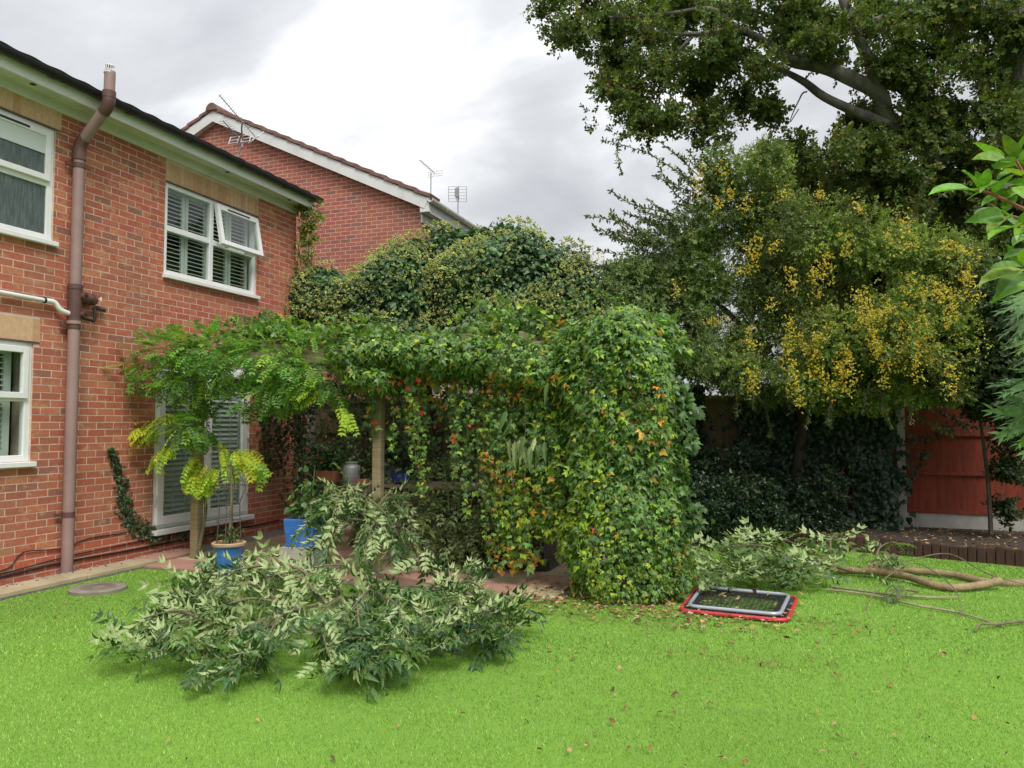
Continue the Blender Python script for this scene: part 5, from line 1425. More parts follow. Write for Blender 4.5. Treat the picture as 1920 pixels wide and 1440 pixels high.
for s in (-1, 1): MB().tube([(cx_ + s * .105, cy_ - .02, TZ + .2), (cx_ + s * .14, cy_ - .02, TZ + .22), (cx_ + s * .13, cy_ - .02, TZ + .17), (cx_ + s * .11, cy_ - .02, TZ + .16)], .008, 6, smooth=4).build('handle', M['galv'], ch)
def leafy(parent, c0, rad, n, pal, sc, seed, tm=None, mat='leaf', n_ind=0, flat=1.0):
    r = np.random.default_rng(seed)
    P, N = blob_pts([(c0[0], c0[1], c0[2], rad[0], rad[1], rad[2])], n, r, .95, .3, 6, cull=-1, seed=seed)
    foliage(parent, 'leaf', tm or [t_simple(.38, .06, .2)], P, N * .8 + r.normal(size=P.shape) * .6, UP * flat + N * .3 + r.normal(size=P.shape) * .4, r.uniform(*sc, len(P)), vary(r, pick(r, len(P), pal, [1] * len(pal))), M[mat], n_ind, 'foliage')
pt = thing('terracotta_planter', 'terracotta trough of dark geraniums on the picnic table', 'planter', (px_table(614), TY - .2, TZ))
x_ = px_table(616); MB().add(*(lambda: ([(x_ + a * w, TY - .2 + b * w * .62, TZ + z) for z, w in ((0, .13), (.15, .155)) for a, b in ((-1, -1), (1, -1), (1, 1), (-1, 1))], [(3, 2, 1, 0), (4, 5, 6, 7), (0, 1, 5, 4), (1, 2, 6, 5), (2, 3, 7, 6), (3, 0, 4, 7)]))()).build('trough', M['terracotta'], pt, bevel=.01)
leafy(pt, (x_, TY - .2, TZ + .27), (.28, .22, .17), 420, [(.03, .075, .025), (.045, .10, .03)], (.05, .085), 5)
for k in range(5): MB().lathe([(.012, 0), (.02, .008), (.005, .018)], (x_ + rng.uniform(-.2, .2), TY - .42, TZ + .33 + rng.uniform(-.08, .1)), 8).build('flower', M['red_tube'], pt)
bk = obj('half_brick', MB().box((px_table(683), TY - .25, TZ + .026), (.16, .09, .05), Matrix.Rotation(.2, 3, 'Z')).mesh('half_brick', M['terracotta']))
tag(bk, 'broken red brick lying on the picnic table by the post', 'brick')
gp = thing('grey_pot', 'tall grey green pot behind the pergola post on the table', 'pot', (px_table(727), TY - .15, TZ))
MB().lathe([(.07, 0), (.095, .2), (.105, .25), (.1, .25), (.09, .22)], (px_table(727), TY - .15, TZ), 20).build('body', M['grey_pot'], gp, smooth=True)
leafy(gp, (px_table(727), TY - .15, TZ + .42), (.12, .12, .22), 110, [(.06, .13, .04), (.09, .17, .05)], (.09, .15), 6)
bp = thing('blue_table_pot', 'small dark blue glazed pot on the picnic table', 'pot', (px_table(752), TY - .2, TZ))
MB().lathe([(.075, 0), (.11, .03), (.12, .11), (.105, .15), (.115, .165), (.1, .165), (.095, .14)], (px_table(752), TY - .2, TZ), 22).build('body', M['blue_dark'], bp, smooth=True)
leafy(bp, (px_table(760), TY - .1, TZ + .36), (.3, .22, .24), 420, [(.03, .055, .025), (.045, .075, .035)], (.05, .09), 7)

# ================================================================== pots at the front of the patio
c0 = on_z(428, 1082, .04)
b1 = thing('ribbed_blue_pot', 'ribbed blue glazed pot with a cream rim beside the pergola post', 'pot', tuple(c0))
m = MB(); seg = 48; pr = [(.095, 0), (.105, .02), (.13, .22), (.138, .29), (.148, .31)]
o = 0
vs = []
for i, (q, z) in enumerate(pr):
    for k in range(seg):
        a = 2 * math.pi * k / seg; w = q * (1 + (.022 * (1 if k % 3 else -1.4) if 0 < i < 3 else 0)); vs.append((c0[0] + w * math.cos(a), c0[1] + w * math.sin(a), c0[2] + z))
fs = [(i * seg + k, i * seg + (k + 1) % seg, (i + 1) * seg + (k + 1) % seg, (i + 1) * seg + k) for i in range(len(pr) - 1) for k in range(seg)] + [tuple(range(seg))[::-1]]
m.add(vs, fs).build('body', M['blue'], b1, smooth=True)
MB().lathe([(.145, .305), (.162, .315), (.165, .338), (.153, .346), (.138, .338), (.134, .30)], tuple(c0), 36).build('rim', M['rim'], b1, smooth=True)
MB().lathe([(.137, .30), (.08, .315), (.005, .32)], tuple(c0), 20).build('soil', M['soil'], b1)
st = tuple(c0 + np.array([.0, .0, .31]))
limb(b1, 'stem', [st, tuple(c0 + np.array([.02, 0, .7])), tuple(c0 + np.array([.0, .01, 1.15]))], [.014, .012, .008], M['bark_twig'], 6, 4)
ob = MB()
for k in range(4):
    a = k * math.pi / 2 + .4; ob.tube([c0 + np.array([.12 * math.cos(a), .12 * math.sin(a), .3]), c0 + np.array([.10 * math.cos(a), .10 * math.sin(a), .72]), c0 + np.array([.15 * math.cos(a), .15 * math.sin(a), .9]), c0 + np.array([.0, .0, 1.12])], .005, 5, smooth=5)
for z, q in ((.55, .125), (.72, .10), (.9, .15)):
    ob.tube([c0 + np.array([q * math.cos(a), q * math.sin(a), z]) for a in np.linspace(0, 2 * math.pi, 20)], .004, 5)
ob.build('wire_obelisk', M['iron'], b1, smooth=True)
leafy(b1, tuple(c0 + np.array([.02, 0, .42])), (.13, .13, .11), 80, [(.06, .12, .04), (.1, .17, .05)], (.04, .09), 8, [t_simple(.14, .03, .3)])
c1 = on_z(556, 1062, .04) + np.array([0, .15, 0])
cb = obj('concrete_block', MB().box((c1[0], c1[1], c1[2] + .1), (.40, .40, .2), Matrix.Rotation(.15, 3, 'Z')).mesh('concrete_block', M['concrete']))
tag(cb, 'grey concrete block carrying the square blue planter', 'block')
b2 = thing('square_blue_planter', 'square bright blue glazed planter with a leafy rose', 'planter', (c1[0], c1[1], c1[2] + .2))
m = MB(); Rz = Matrix.Rotation(.15, 3, 'Z')
def ringsq(h, z): return [Vector(c1) + Rz @ Vector((a * h, b * h, z)) for a, b in ((-1, -1), (1, -1), (1, 1), (-1, 1))]
vs = ringsq(.15, .2) + ringsq(.175, .50) + ringsq(.15, .50) + ringsq(.14, .45)
fs = [(3, 2, 1, 0)] + [(i * 4 + k, i * 4 + (k + 1) % 4, (i + 1) * 4 + (k + 1) % 4, (i + 1) * 4 + k) for i in range(3) for k in range(4)] + [(12, 13, 14, 15)]
m.add(vs, fs).build('body', M['blue'], b2, bevel=.012)
rose_top = [(590, 880), (560, 920), (545, 945), (620, 930), (600, 960), (575, 900), (570, 960), (625, 965)]
for i, (a, b) in enumerate(rose_top):
    tp = on_y(a, b, c1[1] + .1 * math.sin(i * 2)); b0 = c1 + np.array([.0, 0, .45])
    limb(b2, 'stem', [tuple(b0), tuple((b0 + tp) / 2 + np.array([.03, 0, .08])), tuple(tp)], [.007, .005, .003], M['green_stem'], 5, 5)
r = np.random.default_rng(24); LP = []
for (a, b) in rose_top:
    tp = on_y(a, b, c1[1]); b0 = c1 + np.array([0, 0, .45])
    for t in np.linspace(.35, 1.02, 20): LP.append(b0 + (tp - b0) * t + r.normal(size=3) * .06)
LP = np.array(LP)
foliage(b2, 'leaf', [t_ovate(.36, 4, .04, .15)], LP, r.normal(size=LP.shape) * .7 + np.array([0, -.4, .0]), np.array([0, -.5, .9]) + r.normal(size=LP.shape) * .35, r.uniform(.06, .10, len(LP)), vary(r, pick(r, len(LP), [(.09, .19, .055), (.07, .16, .05), (.15, .25, .05)], [3, 2, 1])), M['leaf'], 150, 'foliage')

# raised timber planter behind the curtain and the grey leaved shrub
rp = thing('raised_planter', 'dark timber raised planter behind the hanging creeper', 'planter', (-3.0, 8.2, .035))
for z in np.arange(.06, .74, .001) if False else ():
    pass
for i, x in enumerate(np.arange(-3.5, -2.46, .1)): MB().lim((x, 7.66, .036), (x + .096, 7.69, .78)).build('board', M['dark_timber'], rp)
for i, y in enumerate(np.arange(7.692, 8.5, .1)): MB().lim((-2.40, y, .036), (-2.37, y + .096, .78)).build('board', M['dark_timber'], rp)
MB().lim((-3.52, 7.63, .036), (-2.34, 7.658, .16)).build('sleeper', M['dark_timber'], rp); MB().lim((-2.368, 7.66, .036), (-2.30, 8.5, .15)).build('sleeper', M['dark_timber'], rp, bevel=.01)
MB().lim((-3.5, 7.692, .6), (-2.402, 8.5, .7)).build('soil', M['soil'], rp)
r = np.random.default_rng(25)
sh = thing('grey_shrub', 'grey green leafy shrub arching beside the picnic bench', 'shrub', (-3.3, 7.5, .035))
P0 = np.array([-3.3, 7.5, .04]); LP, LY = [], []
SHP = [(760, 900), (740, 960), (790, 870), (830, 860), (870, 870), (910, 890), (770, 1000), (810, 930), (850, 950), (900, 960), (800, 1040), (850, 1020), (900, 1050), (930, 1010), (880, 1000), (820, 990), (860, 1070), (910, 1080), (740, 930), (940, 940)]
for i, (a, b) in enumerate(SHP):
    tp = on_y(a, b, 7.45 + r.uniform(-.2, .25)); md = (P0 + tp) / 2 + np.array([0, 0, .15])
    limb(sh, 'stem', [tuple(P0 + r.normal(size=3) * np.array([.05, .05, 0])), tuple(md), tuple(tp)], [.01, .007, .003], M['green_stem'], 5, 5)
    for t in np.linspace(.35, 1, 26):
        q = P0 * (1 - t) ** 2 + 2 * md * t * (1 - t) + tp * t * t; LP.append(q + r.normal(size=3) * .07); LY.append((tp - P0) * .6 + r.normal(size=3) * .5 + np.array([0, -.2, -.3]))
LP, LY = np.array(LP), np.array(LY); ok = LP[:, 2] > .06; LP, LY = LP[ok], LY[ok]
foliage(sh, 'leaf', [t_pinnate(3, .42, .3, .3, 55, .2, .2, s) for s in range(2)], LP, LY, UP + np.array([0, -.4, 0]) + r.normal(size=LP.shape) * .35, r.uniform(.10, .18, len(LP)), vary(r, pick(r, len(LP), [(.18, .24, .12), (.14, .19, .095), (.24, .30, .15)], [3, 2, 1]), .2), M['leaf'], 200, 'foliage')

# hanging spider plant in front of the curtain
sp = thing('spider_plant', 'hanging plant with long drooping cream edged leaves amid the creeper', 'plant', tuple(on_y(985, 800, 6.6)))
r = np.random.default_rng(26)
LP, LY, SCs, cs = [], [], [], []
for (a, b, l) in [(950, 788, .22), (955, 840, .24), (965, 845, .24), (985, 835, .2), (1000, 838, .22), (1005, 850, .24), (1015, 850, .22), (978, 850, .26), (990, 855, .22), (1030, 735, .2), (960, 800, .2), (972, 842, .22), (1020, 845, .2)]:
    p = on_y(a + r.uniform(-4, 4), b - 18, 6.55 + r.uniform(-.03, .04)); LP.append(p); LY.append(np.array([r.uniform(-.3, .3), -.35, -1.0])); SCs.append(l * 1.1)
LP, LY = np.array(LP), np.array(LY)
def t_strap(): return t_ovate(.10, 7, .03, .22, .5)
foliage(sp, 'leaf', [t_strap()], LP, LY, np.array([0, -1, .1]) + r.normal(size=LP.shape) * .5, SCs, vary(r, pick(r, len(LP), [(.50, .53, .32), (.10, .17, .07), (.22, .28, .14)], [1, 3, 2]), .1), M['leaf'], 60)
limb(sp, 'hanger', [tuple(on_y(985, 815, 6.68)), tuple(on_y(985, 700, 6.8)), tuple(on_y(985, 668, 7.05))], .003, M['iron'], 5, 2)

# ================================================================== cut branches lying on the lawn
M['sawn'] = m_plain('sawn_wood', (0.55, 0.40, 0.22), 0.8, 0.2, 30)
PINB = [t_pinnate(4, .33, .24, .35, 50, .2, .55, s, 4) for s in range(5)]
PINB += [t_pinnate(3, .34, .22, .5, 42, .28, .8, 9 + s, 4) for s in range(2)]
def cut_branch(name, label, stem, side, n_ind, seed, pal, leaf_sc=(.11, .27), dens=1.0, stem_r=(.022, .008), mat='leaf_pile', flip=.5, tm=None, group=None):
    """stem: main axis points; side: list of side branches (pts). leaves hang along the outer parts of the side branches"""
    r = np.random.default_rng(seed)
    t = thing(name, label, 'branch', tuple(stem[0][:2]) + (0,), group)
    limb(t, 'stem', stem, list(np.linspace(stem_r[0], stem_r[1], len(stem))), M['bark_twig'], 8, 6, seed, .004)
    d0_ = (Vector(stem[0]) - Vector(stem[1])).normalized(); MB().tube([Vector(stem[0]) - d0_ * .003, Vector(stem[0]) + d0_ * .005], stem_r[0] * .92, 10).build('cut_end', M['sawn'], t)
    LP, LY, LN = [], [], []
    for sb in side:
        Q, R_ = catmull([Vector(q) for q in sb], list(np.linspace(.014, .003, len(sb))), 8)
        limb(t, 'side_branch', Q[::4] + [Q[-1]], R_[::4] + [R_[-1]], M['bark_twig'], 6, 4)
        L = sum((b - a).length for a, b in zip(Q[:-1], Q[1:])); n = int(L * 37 * dens)
        for f in r.random(n) ** .7 * (len(Q) - 1):
            i = min(int(f), len(Q) - 2); p = np.array(Q[i].lerp(Q[i + 1], f - i)); tn = np.array((Q[i + 1] - Q[i]).normalized())
            d = tn * r.uniform(.1, .6) + r.normal(size=3) * .5 + np.array([0, 0, -.62])
            p = p + r.normal(size=3) * np.array([.03, .03, .03])
            LP.append(p); LY.append(d); s = -1 if r.random() < flip else 1
            LN.append((UP * .8 + r.normal(size=3) * .55) * s)
    LP, LY, LN = map(np.array, (LP, LY, LN))
    sc = r.uniform(*leaf_sc, len(LP))
    LP[:, 2] = np.maximum(LP[:, 2], .05)
    tipz = LP[:, 2] + unit(LY)[:, 2] * sc
    low = tipz < .06; LP[low, 2] = np.maximum(LP[low, 2], .03 + r.random(int(low.sum())) * .05); LY[low, :2] += unit(r.normal(size=(int(low.sum()), 2))) * .4; LY[low, 2] = .12 * np.linalg.norm(LY[low, :2], axis=1)
    LN[low] = np.sign(LN[low, 2:3] + 1e-6) * UP + r.normal(size=(int(low.sum()), 3)) * .25
    LP[low, 2] += np.where(LN[low, 2] > 0, .3 * sc[low], .02)
    c = vary(r, pick(r, len(LP), pal, [1] * len(pal)), .2)
    foliage(t, 'leaf', tm or PINB, LP, LY, LN, sc, c, M[mat], n_ind, 'foliage')
    return t
GR = [(.05, .115, .04), (.075, .15, .045), (.04, .09, .045), (.10, .18, .055)]
def gp_(u, v, h): 
    p = on_z(u, v, 0); return (p[0], p[1], h)
def at_h(u, v, y, dy=0): return tuple(on_y(u, v, y + dy))
# main big branch: butt lies on the right near the patio, crown to the left
cut_branch('cut_branch', 'large cut branch with pale backed leaves heaped across the lawn', [gp_(850, 1125, .10), gp_(745, 1150, .18), gp_(640, 1185, .25), gp_(520, 1220, .24), gp_(410, 1240, .2)],
  [[gp_(745, 1150, .18), gp_(640, 1140, .36), gp_(520, 1160, .34)], [gp_(640, 1185, .25), gp_(540, 1170, .45), gp_(420, 1180, .42), gp_(330, 1200, .32)], [gp_(560, 1210, .25), gp_(470, 1230, .38), gp_(380, 1240, .3), gp_(290, 1245, .2)], [gp_(520, 1220, .24), gp_(440, 1260, .25), gp_(330, 1270, .18), gp_(220, 1262, .12)],
   [gp_(520, 1220, .24), gp_(470, 1275, .24), gp_(430, 1300, .12)], [gp_(640, 1185, .25), gp_(600, 1240, .3), gp_(620, 1290, .16)], [gp_(680, 1170, .24), gp_(670, 1240, .3), gp_(690, 1300, .14)], [gp_(680, 1170, .24), gp_(740, 1220, .32), gp_(770, 1270, .16)], [gp_(745, 1150, .18), gp_(700, 1200, .38), gp_(650, 1240, .3)],
   [gp_(600, 1195, .25), gp_(560, 1190, .42), gp_(470, 1180, .38), gp_(390, 1170, .28)], [gp_(410, 1240, .2), gp_(330, 1230, .3), gp_(240, 1235, .22)], [gp_(745, 1150, .18), gp_(790, 1210, .25), gp_(800, 1260, .12)], [gp_(560, 1210, .25), gp_(520, 1250, .3), gp_(480, 1290, .14)], [gp_(470, 1230, .2), gp_(400, 1270, .22), gp_(380, 1295, .1)], [gp_(640, 1185, .25), gp_(660, 1265, .2), gp_(740, 1290, .12)], [gp_(640, 1185, .3), gp_(580, 1165, .38), gp_(520, 1150, .26)], [gp_(540, 1215, .25), gp_(470, 1200, .4), gp_(380, 1195, .32)]], 300, 61, GR, dens=1.0, flip=.46)
cut_branch('cut_branch', 'tall rear bough of cut leaves arching up in front of the blue planter', [gp_(830, 1108, 0.07), gp_(770, 1100, 0.29), gp_(690, 1090, 0.58), gp_(640, 1085, 0.79)],
  [[gp_(770, 1100, 0.29), gp_(700, 1085, 0.72), gp_(650, 1080, 0.93)], [gp_(690, 1090, 0.58), gp_(640, 1090, 0.86), gp_(600, 1095, 0.72), gp_(570, 1100, 0.56)], [gp_(700, 1090, 0.56), gp_(680, 1095, 0.84), gp_(720, 1100, 0.70), gp_(750, 1105, 0.46)], [gp_(690, 1090, 0.58), gp_(640, 1105, 0.64), gp_(600, 1120, 0.41)], [gp_(740, 1097, 0.42), gp_(700, 1115, 0.64), gp_(680, 1130, 0.35)], [gp_(740, 1097, 0.42), gp_(760, 1110, 0.58), gp_(800, 1120, 0.29)], [gp_(660, 1088, 0.70), gp_(620, 1075, 0.84), gp_(590, 1070, 0.70)], [gp_(690, 1090, 0.58), gp_(730, 1080, 0.84), gp_(770, 1085, 0.58)], [gp_(660, 1088, 0.70), gp_(640, 1100, 0.93), gp_(625, 1110, 0.72)]], 150, 62, GR, dens=.95, flip=.5)
cut_branch('cut_branch', 'left rear cut spray of leaves lying by the ribbed blue pot', [gp_(610, 1142, 0.07), gp_(540, 1132, 0.19), gp_(440, 1142, 0.21), gp_(370, 1152, 0.17)],
  [[gp_(540, 1132, 0.19), gp_(470, 1122, 0.25), gp_(400, 1122, 0.16)], [gp_(500, 1137, 0.20), gp_(440, 1157, 0.25), gp_(370, 1167, 0.19)], [gp_(440, 1142, 0.21), gp_(380, 1132, 0.22), gp_(330, 1127, 0.14)], [gp_(370, 1152, 0.17), gp_(330, 1182, 0.16), gp_(300, 1202, 0.09)], [gp_(500, 1137, 0.19), gp_(480, 1112, 0.34), gp_(465, 1107, 0.36)], [gp_(440, 1142, 0.21), gp_(390, 1182, 0.21), gp_(340, 1212, 0.12)], [gp_(560, 1137, 0.17), gp_(530, 1112, 0.26), gp_(510, 1107, 0.25)]], 150, 63, GR, dens=.9, flip=.42)
cut_branch('cut_branch', 'right hand cut spray of leaves nearest the paving slabs', [gp_(800, 1130, .1), gp_(860, 1150, .18), gp_(910, 1190, .2), gp_(945, 1225, .08)],
  [[gp_(840, 1145, .16), gp_(880, 1150, .26), gp_(930, 1180, .2), gp_(965, 1200, .08)], [gp_(870, 1155, .18), gp_(860, 1200, .26), gp_(880, 1240, .08)], [gp_(890, 1175, .2), gp_(920, 1215, .2), gp_(925, 1245, .06)], [gp_(820, 1138, .14), gp_(840, 1190, .22), gp_(820, 1220, .1)], [gp_(905, 1185, .2), gp_(940, 1200, .18), gp_(960, 1225, .06)], [gp_(850, 1148, .18), gp_(870, 1120, .22), gp_(890, 1130, .14)]], 120, 64, GR, dens=1.0, flip=.45)
PINR = [t_pinnate(3, .34, .3, .3, 50, .26, .35, 30 + s, 4) for s in range(4)]
# the second heap, right of the creeper column
GR2 = [(.11, .18, .075), (.14, .21, .09), (.08, .14, .06)]
cut_branch('cut_branch', 'leafy cut branch heaped behind the red framed rebounder', [gp_(1600, 1085, .08), gp_(1520, 1078, .14), gp_(1440, 1080, .18), gp_(1350, 1085, .12)],
  [[gp_(1560, 1082, .12), gp_(1480, 1060, .26), gp_(1420, 1045, .2)], [gp_(1500, 1078, .15), gp_(1430, 1070, .26), gp_(1350, 1065, .2), gp_(1310, 1070, .1)], [gp_(1480, 1078, .16), gp_(1430, 1095, .2), gp_(1400, 1108, .12)], [gp_(1440, 1080, .18), gp_(1370, 1095, .18), gp_(1320, 1105, .1)], [gp_(1540, 1080, .14), gp_(1500, 1100, .18), gp_(1480, 1115, .12)], [gp_(1560, 1082, .12), gp_(1560, 1100, .16), gp_(1530, 1112, .08)], [gp_(1440, 1080, .18), gp_(1400, 1060, .24), gp_(1370, 1045, .16)], [gp_(1560, 1080, .14), gp_(1560, 1060, .3), gp_(1590, 1055, .22)], [gp_(1390, 1083, .15), gp_(1350, 1110, .12), gp_(1330, 1115, .06)], [gp_(1500, 1078, .2), gp_(1460, 1100, .22), gp_(1440, 1115, .08)]], 200, 65, GR2, dens=.62, flip=.5, leaf_sc=(.2, .3), tm=PINR)
cut_branch('cut_branch', 'small leafy twig lying across the two cut logs', [gp_(1620, 1100, .14), gp_(1660, 1090, .2), gp_(1700, 1092, .18)],
  [[gp_(1660, 1090, .2), gp_(1680, 1085, .24), gp_(1690, 1100, .15)], [gp_(1640, 1095, .18), gp_(1650, 1080, .28), gp_(1670, 1070, .3)]], 12, 66, GR2, dens=.5, flip=.3, stem_r=(.006, .004))
cut_branch('cut_branch', 'short leafy twig on the lawn below the thin pale sticks', [gp_(1720, 1120, .04), gp_(1700, 1128, .06), gp_(1680, 1135, .05)], [[gp_(1720, 1120, .05), gp_(1695, 1126, .09), gp_(1680, 1132, .06)]], 10, 67, GR2, dens=.6, flip=.3, stem_r=(.005, .003))
# logs and sticks
def log_(name, label, pts, rad, mat='bark_log', seg=12, wob=.008):
    if name == 'stick':
        o = limb(None, name, pts, rad, M[mat], seg, 6, len(label), wob); tag(o, label, 'stick'); return o
    t = thing(name, label, 'log', pts[0][:2] + (0,)); rad = [q * .62 for q in rad]; pts = [(x, y, z * .7) for x, y, z in pts]
    limb(t, 'bark', pts, rad, M[mat], seg, 6, len(label), .012)
    for e_, i_, q in ((0, 1, rad[0]), (-1, -2, rad[-1])):
        a, b = Vector(pts[e_]), Vector(pts[i_]); d = (a - b).normalized()
        MB().tube([a - d * .004, a + d * .006], q * .93, 14).build('cut_end', M['sawn'], t)
    for k in range(1, len(pts) - 1, 2):
        p = Vector(pts[k]); MB().tube([p, p + Vector((.02, -.02 * (-1) ** k, rad[k] * 1.25))], [rad[k] * .4, rad[k] * .28], 8).build('stub', M[mat], t, smooth=True)
    return t
log_('cut_log', 'crooked tan cut log nearest the camera, curving up at its right end', [gp_(1570, 1078, .07), gp_(1640, 1084, .07), gp_(1700, 1093, .065), gp_(1745, 1105, .06), gp_(1790, 1111, .06), (lambda p: (p[0], p[1], .08))(gp_(1840, 1108, 0)), (lambda p: (p[0], p[1], .11))(gp_(1872, 1106, 0))], [.06, .065, .062, .06, .062, .058, .055])
log_('cut_log', 'straighter tan cut log lying behind the crooked one beside the edging', [gp_(1630, 1068, .07), gp_(1710, 1078, .07), gp_(1790, 1086, .065), gp_(1860, 1098, .065), gp_(1960, 1098, .07), gp_(2050, 1104, .07)], [.045, .05, .055, .065, .07, .07])
log_('stick', 'upper thin grey stick pointing at the crooked log', [gp_(1560, 1105, .03), gp_(1650, 1118, .03), gp_(1740, 1125, .025), gp_(1800, 1124, .02)], [.011, .012, .011, .006], 'bark_pale', 7, .004)
log_('stick', 'long pale bent stick running towards the right of the lawn', [gp_(1550, 1112, .03), gp_(1640, 1122, .03), gp_(1720, 1142, .025), gp_(1790, 1152, .02), gp_(1830, 1162, .02), gp_(1885, 1180, .015)], [.009, .010, .010, .010, .008, .005], 'bark_pale', 7, .004)
log_('stick', 'dark forked stick at the right edge of the lawn', [gp_(1826, 1188, .02), gp_(1836, 1182, .05), gp_(1870, 1178, .03), gp_(1920, 1172, .03), gp_(1990, 1168, .03)], [.006, .009, .011, .011, .010], 'bark_twig', 7, .005)
log_('stick', 'thin twig arching over the log towards the edging', [gp_(1700, 1075, .12), gp_(1780, 1072, .18), gp_(1860, 1098, .1), gp_(1930, 1105, .04)], [.006, .006, .005, .004], 'bark_twig', 6, .004)
log_('stick', 'curved whippy twig crossing in front of the crooked log', [gp_(1620, 1148, .01), gp_(1660, 1120, .16), gp_(1720, 1105, .24), gp_(1790, 1130, .12), gp_(1800, 1160, .02)], [.004, .005, .005, .005, .003], 'bark_twig', 6, .003)

# ================================================================== rebounder lying on the lawn
tr = thing('rebounder', 'fallen rebound net with red outer frame and grey inner tube on the lawn', 'rebounder', (-.38, 6.95, 0))
CN = [np.array(on_z(*q, .02)) for q in ((1274, 1146), (1476, 1166), (1495, 1122), (1306, 1104))]
def rrect(inset, z, rad, n=6):
    cen = sum(CN) / 4; C4 = []
    for k in range(4):
        a, b, c = CN[k - 1], CN[k], CN[(k + 1) % 4]
        e1, e2 = unit((a - b)[None])[0], unit((c - b)[None])[0]
        C4.append(b + (e1 + e2) * inset)
    out = []
    for k in range(4):
        a, b, c = C4[k - 1], C4[k], C4[(k + 1) % 4]
        e1, e2 = unit((a - b)[None])[0], unit((c - b)[None])[0]
        p0, p2 = b + e1 * rad, b + e2 * rad
        for t in np.linspace(0, 1, n): out.append((1 - t) ** 2 * p0 + 2 * t * (1 - t) * b + t * t * p2)
    out = [np.array([p[0], p[1], z(p) if callable(z) else z]) for p in out]
    return out
def closed_tube(m, pts, rad, seg=10):
    P = pts + [pts[0], pts[1]]; m.tube(P, rad, seg, cap=False); return m
ro = rrect(.0, .026, .1); closed_tube(MB(), ro, .0165).build('outer_frame', M['red_tube'], tr, smooth=True)
zi = lambda p: .085
gi = rrect(.06, .055, .09); closed_tube(MB(), gi, .0165).build('inner_frame', M['grey_tube'], tr, smooth=True)
ni = rrect(.085, .045, .06); nin = rrect(.115, .045, .05)
m = MB(); n = len(ni)
m.add(ni + nin, [(k, (k + 1) % n, n + (k + 1) % n, n + k) for k in range(n)]); m.build('net_border', M['black_net'], tr)
m = MB(); A, B, C_, D = [np.array([p[0], p[1], .05]) for p in (lambda c: [c[2], c[8], c[14], c[20]])(rrect(.10, .05, .02))]
for t in np.linspace(.02, .98, 17): m.tube([A + (B - A) * t, D + (C_ - D) * t], .0032, 4)
for t in np.linspace(.02, .98, 15): m.tube([A + (D - A) * t, B + (C_ - B) * t], .0032, 4)
m.build('net', M['black_net'], tr, kind='stuff')
m = MB()
def seg_pts(loop, cnt):
    L = [np.array(p) for p in loop] + [np.array(loop[0])]; d = np.cumsum([0] + [np.linalg.norm(b - a) for a, b in zip(L[:-1], L[1:])])
    return [L[i] + (L[i + 1] - L[i]) * ((s - d[i]) / max(1e-9, d[i + 1] - d[i])) for s in np.linspace(0, d[-1], cnt, endpoint=False) for i in [min(int(np.searchsorted(d, s, 'right') - 1), len(L) - 2)]]
oa, ia = seg_pts(ro, 96), seg_pts(rrect(.05, .036, .08), 96)
for k in range(96): m.tube([oa[k], ia[k]], .006, 4); m.tube([ia[k], oa[(k + 1) % 96]], .004, 4)
m.build('elastic_cords', M['black_net'], tr, kind='stuff')
m = MB(); ol = rrect(.045, .034, .09); il = rrect(.085, .034, .06); n = len(ol)
m.add(ol + il, [(k, (k + 1) % n, n + (k + 1) % n, n + k) for k in range(n)]); m.build('pad', M['black_net'], tr)
for t in (.35, .72):
    q = gi[18] * (1 - t) + gi[17] * t if False else np.array(gi[23]) * (1 - t) + np.array(gi[12 + 5]) * t
    q = np.array(rrect(.06, .062, .09)[18]) * t + np.array(rrect(.06, .062, .09)[17]) * (1 - t)
    MB().box(tuple(q), (.03, .045, .045)).build('clip', M['black_net'], tr, bevel=.005)

# ================================================================== shrubs that reach in from the right, close to the camera
r = np.random.default_rng(27)
ph = thing('photinia_shrub', 'bright green broad leaved shrub reaching in at the right edge', 'shrub', (1.15, 2.75, 0))
def near(u, v, k=2.35): 
    d = _ray(u, v); return EYE + d / FPX * k
limb(ph, 'stem', [(1.15, 2.75, 0), (1.1, 2.75, 1.0), tuple(near(1990, 520)), tuple(near(1955, 420)), tuple(near(1930, 385))], [.02, .018, .012, .009, .007], M['bark_twig'], 7, 5)
RS = m_plain('red_stem', (0.30, 0.09, 0.07), 0.5, 0.2, 8)
for pp in ([(1935, 400), (1890, 378), (1850, 360), (1828, 358)], [(1940, 420), (1905, 408), (1882, 400)], [(1950, 470), (1925, 440), (1910, 424)], [(1960, 540), (1930, 515), (1915, 505)], [(1935, 390), (1925, 340), (1905, 300)]):
    limb(ph, 'twig', [tuple(near(u, v)) for u, v in pp], list(np.linspace(.006, .0035, len(pp))), RS, 6, 5)
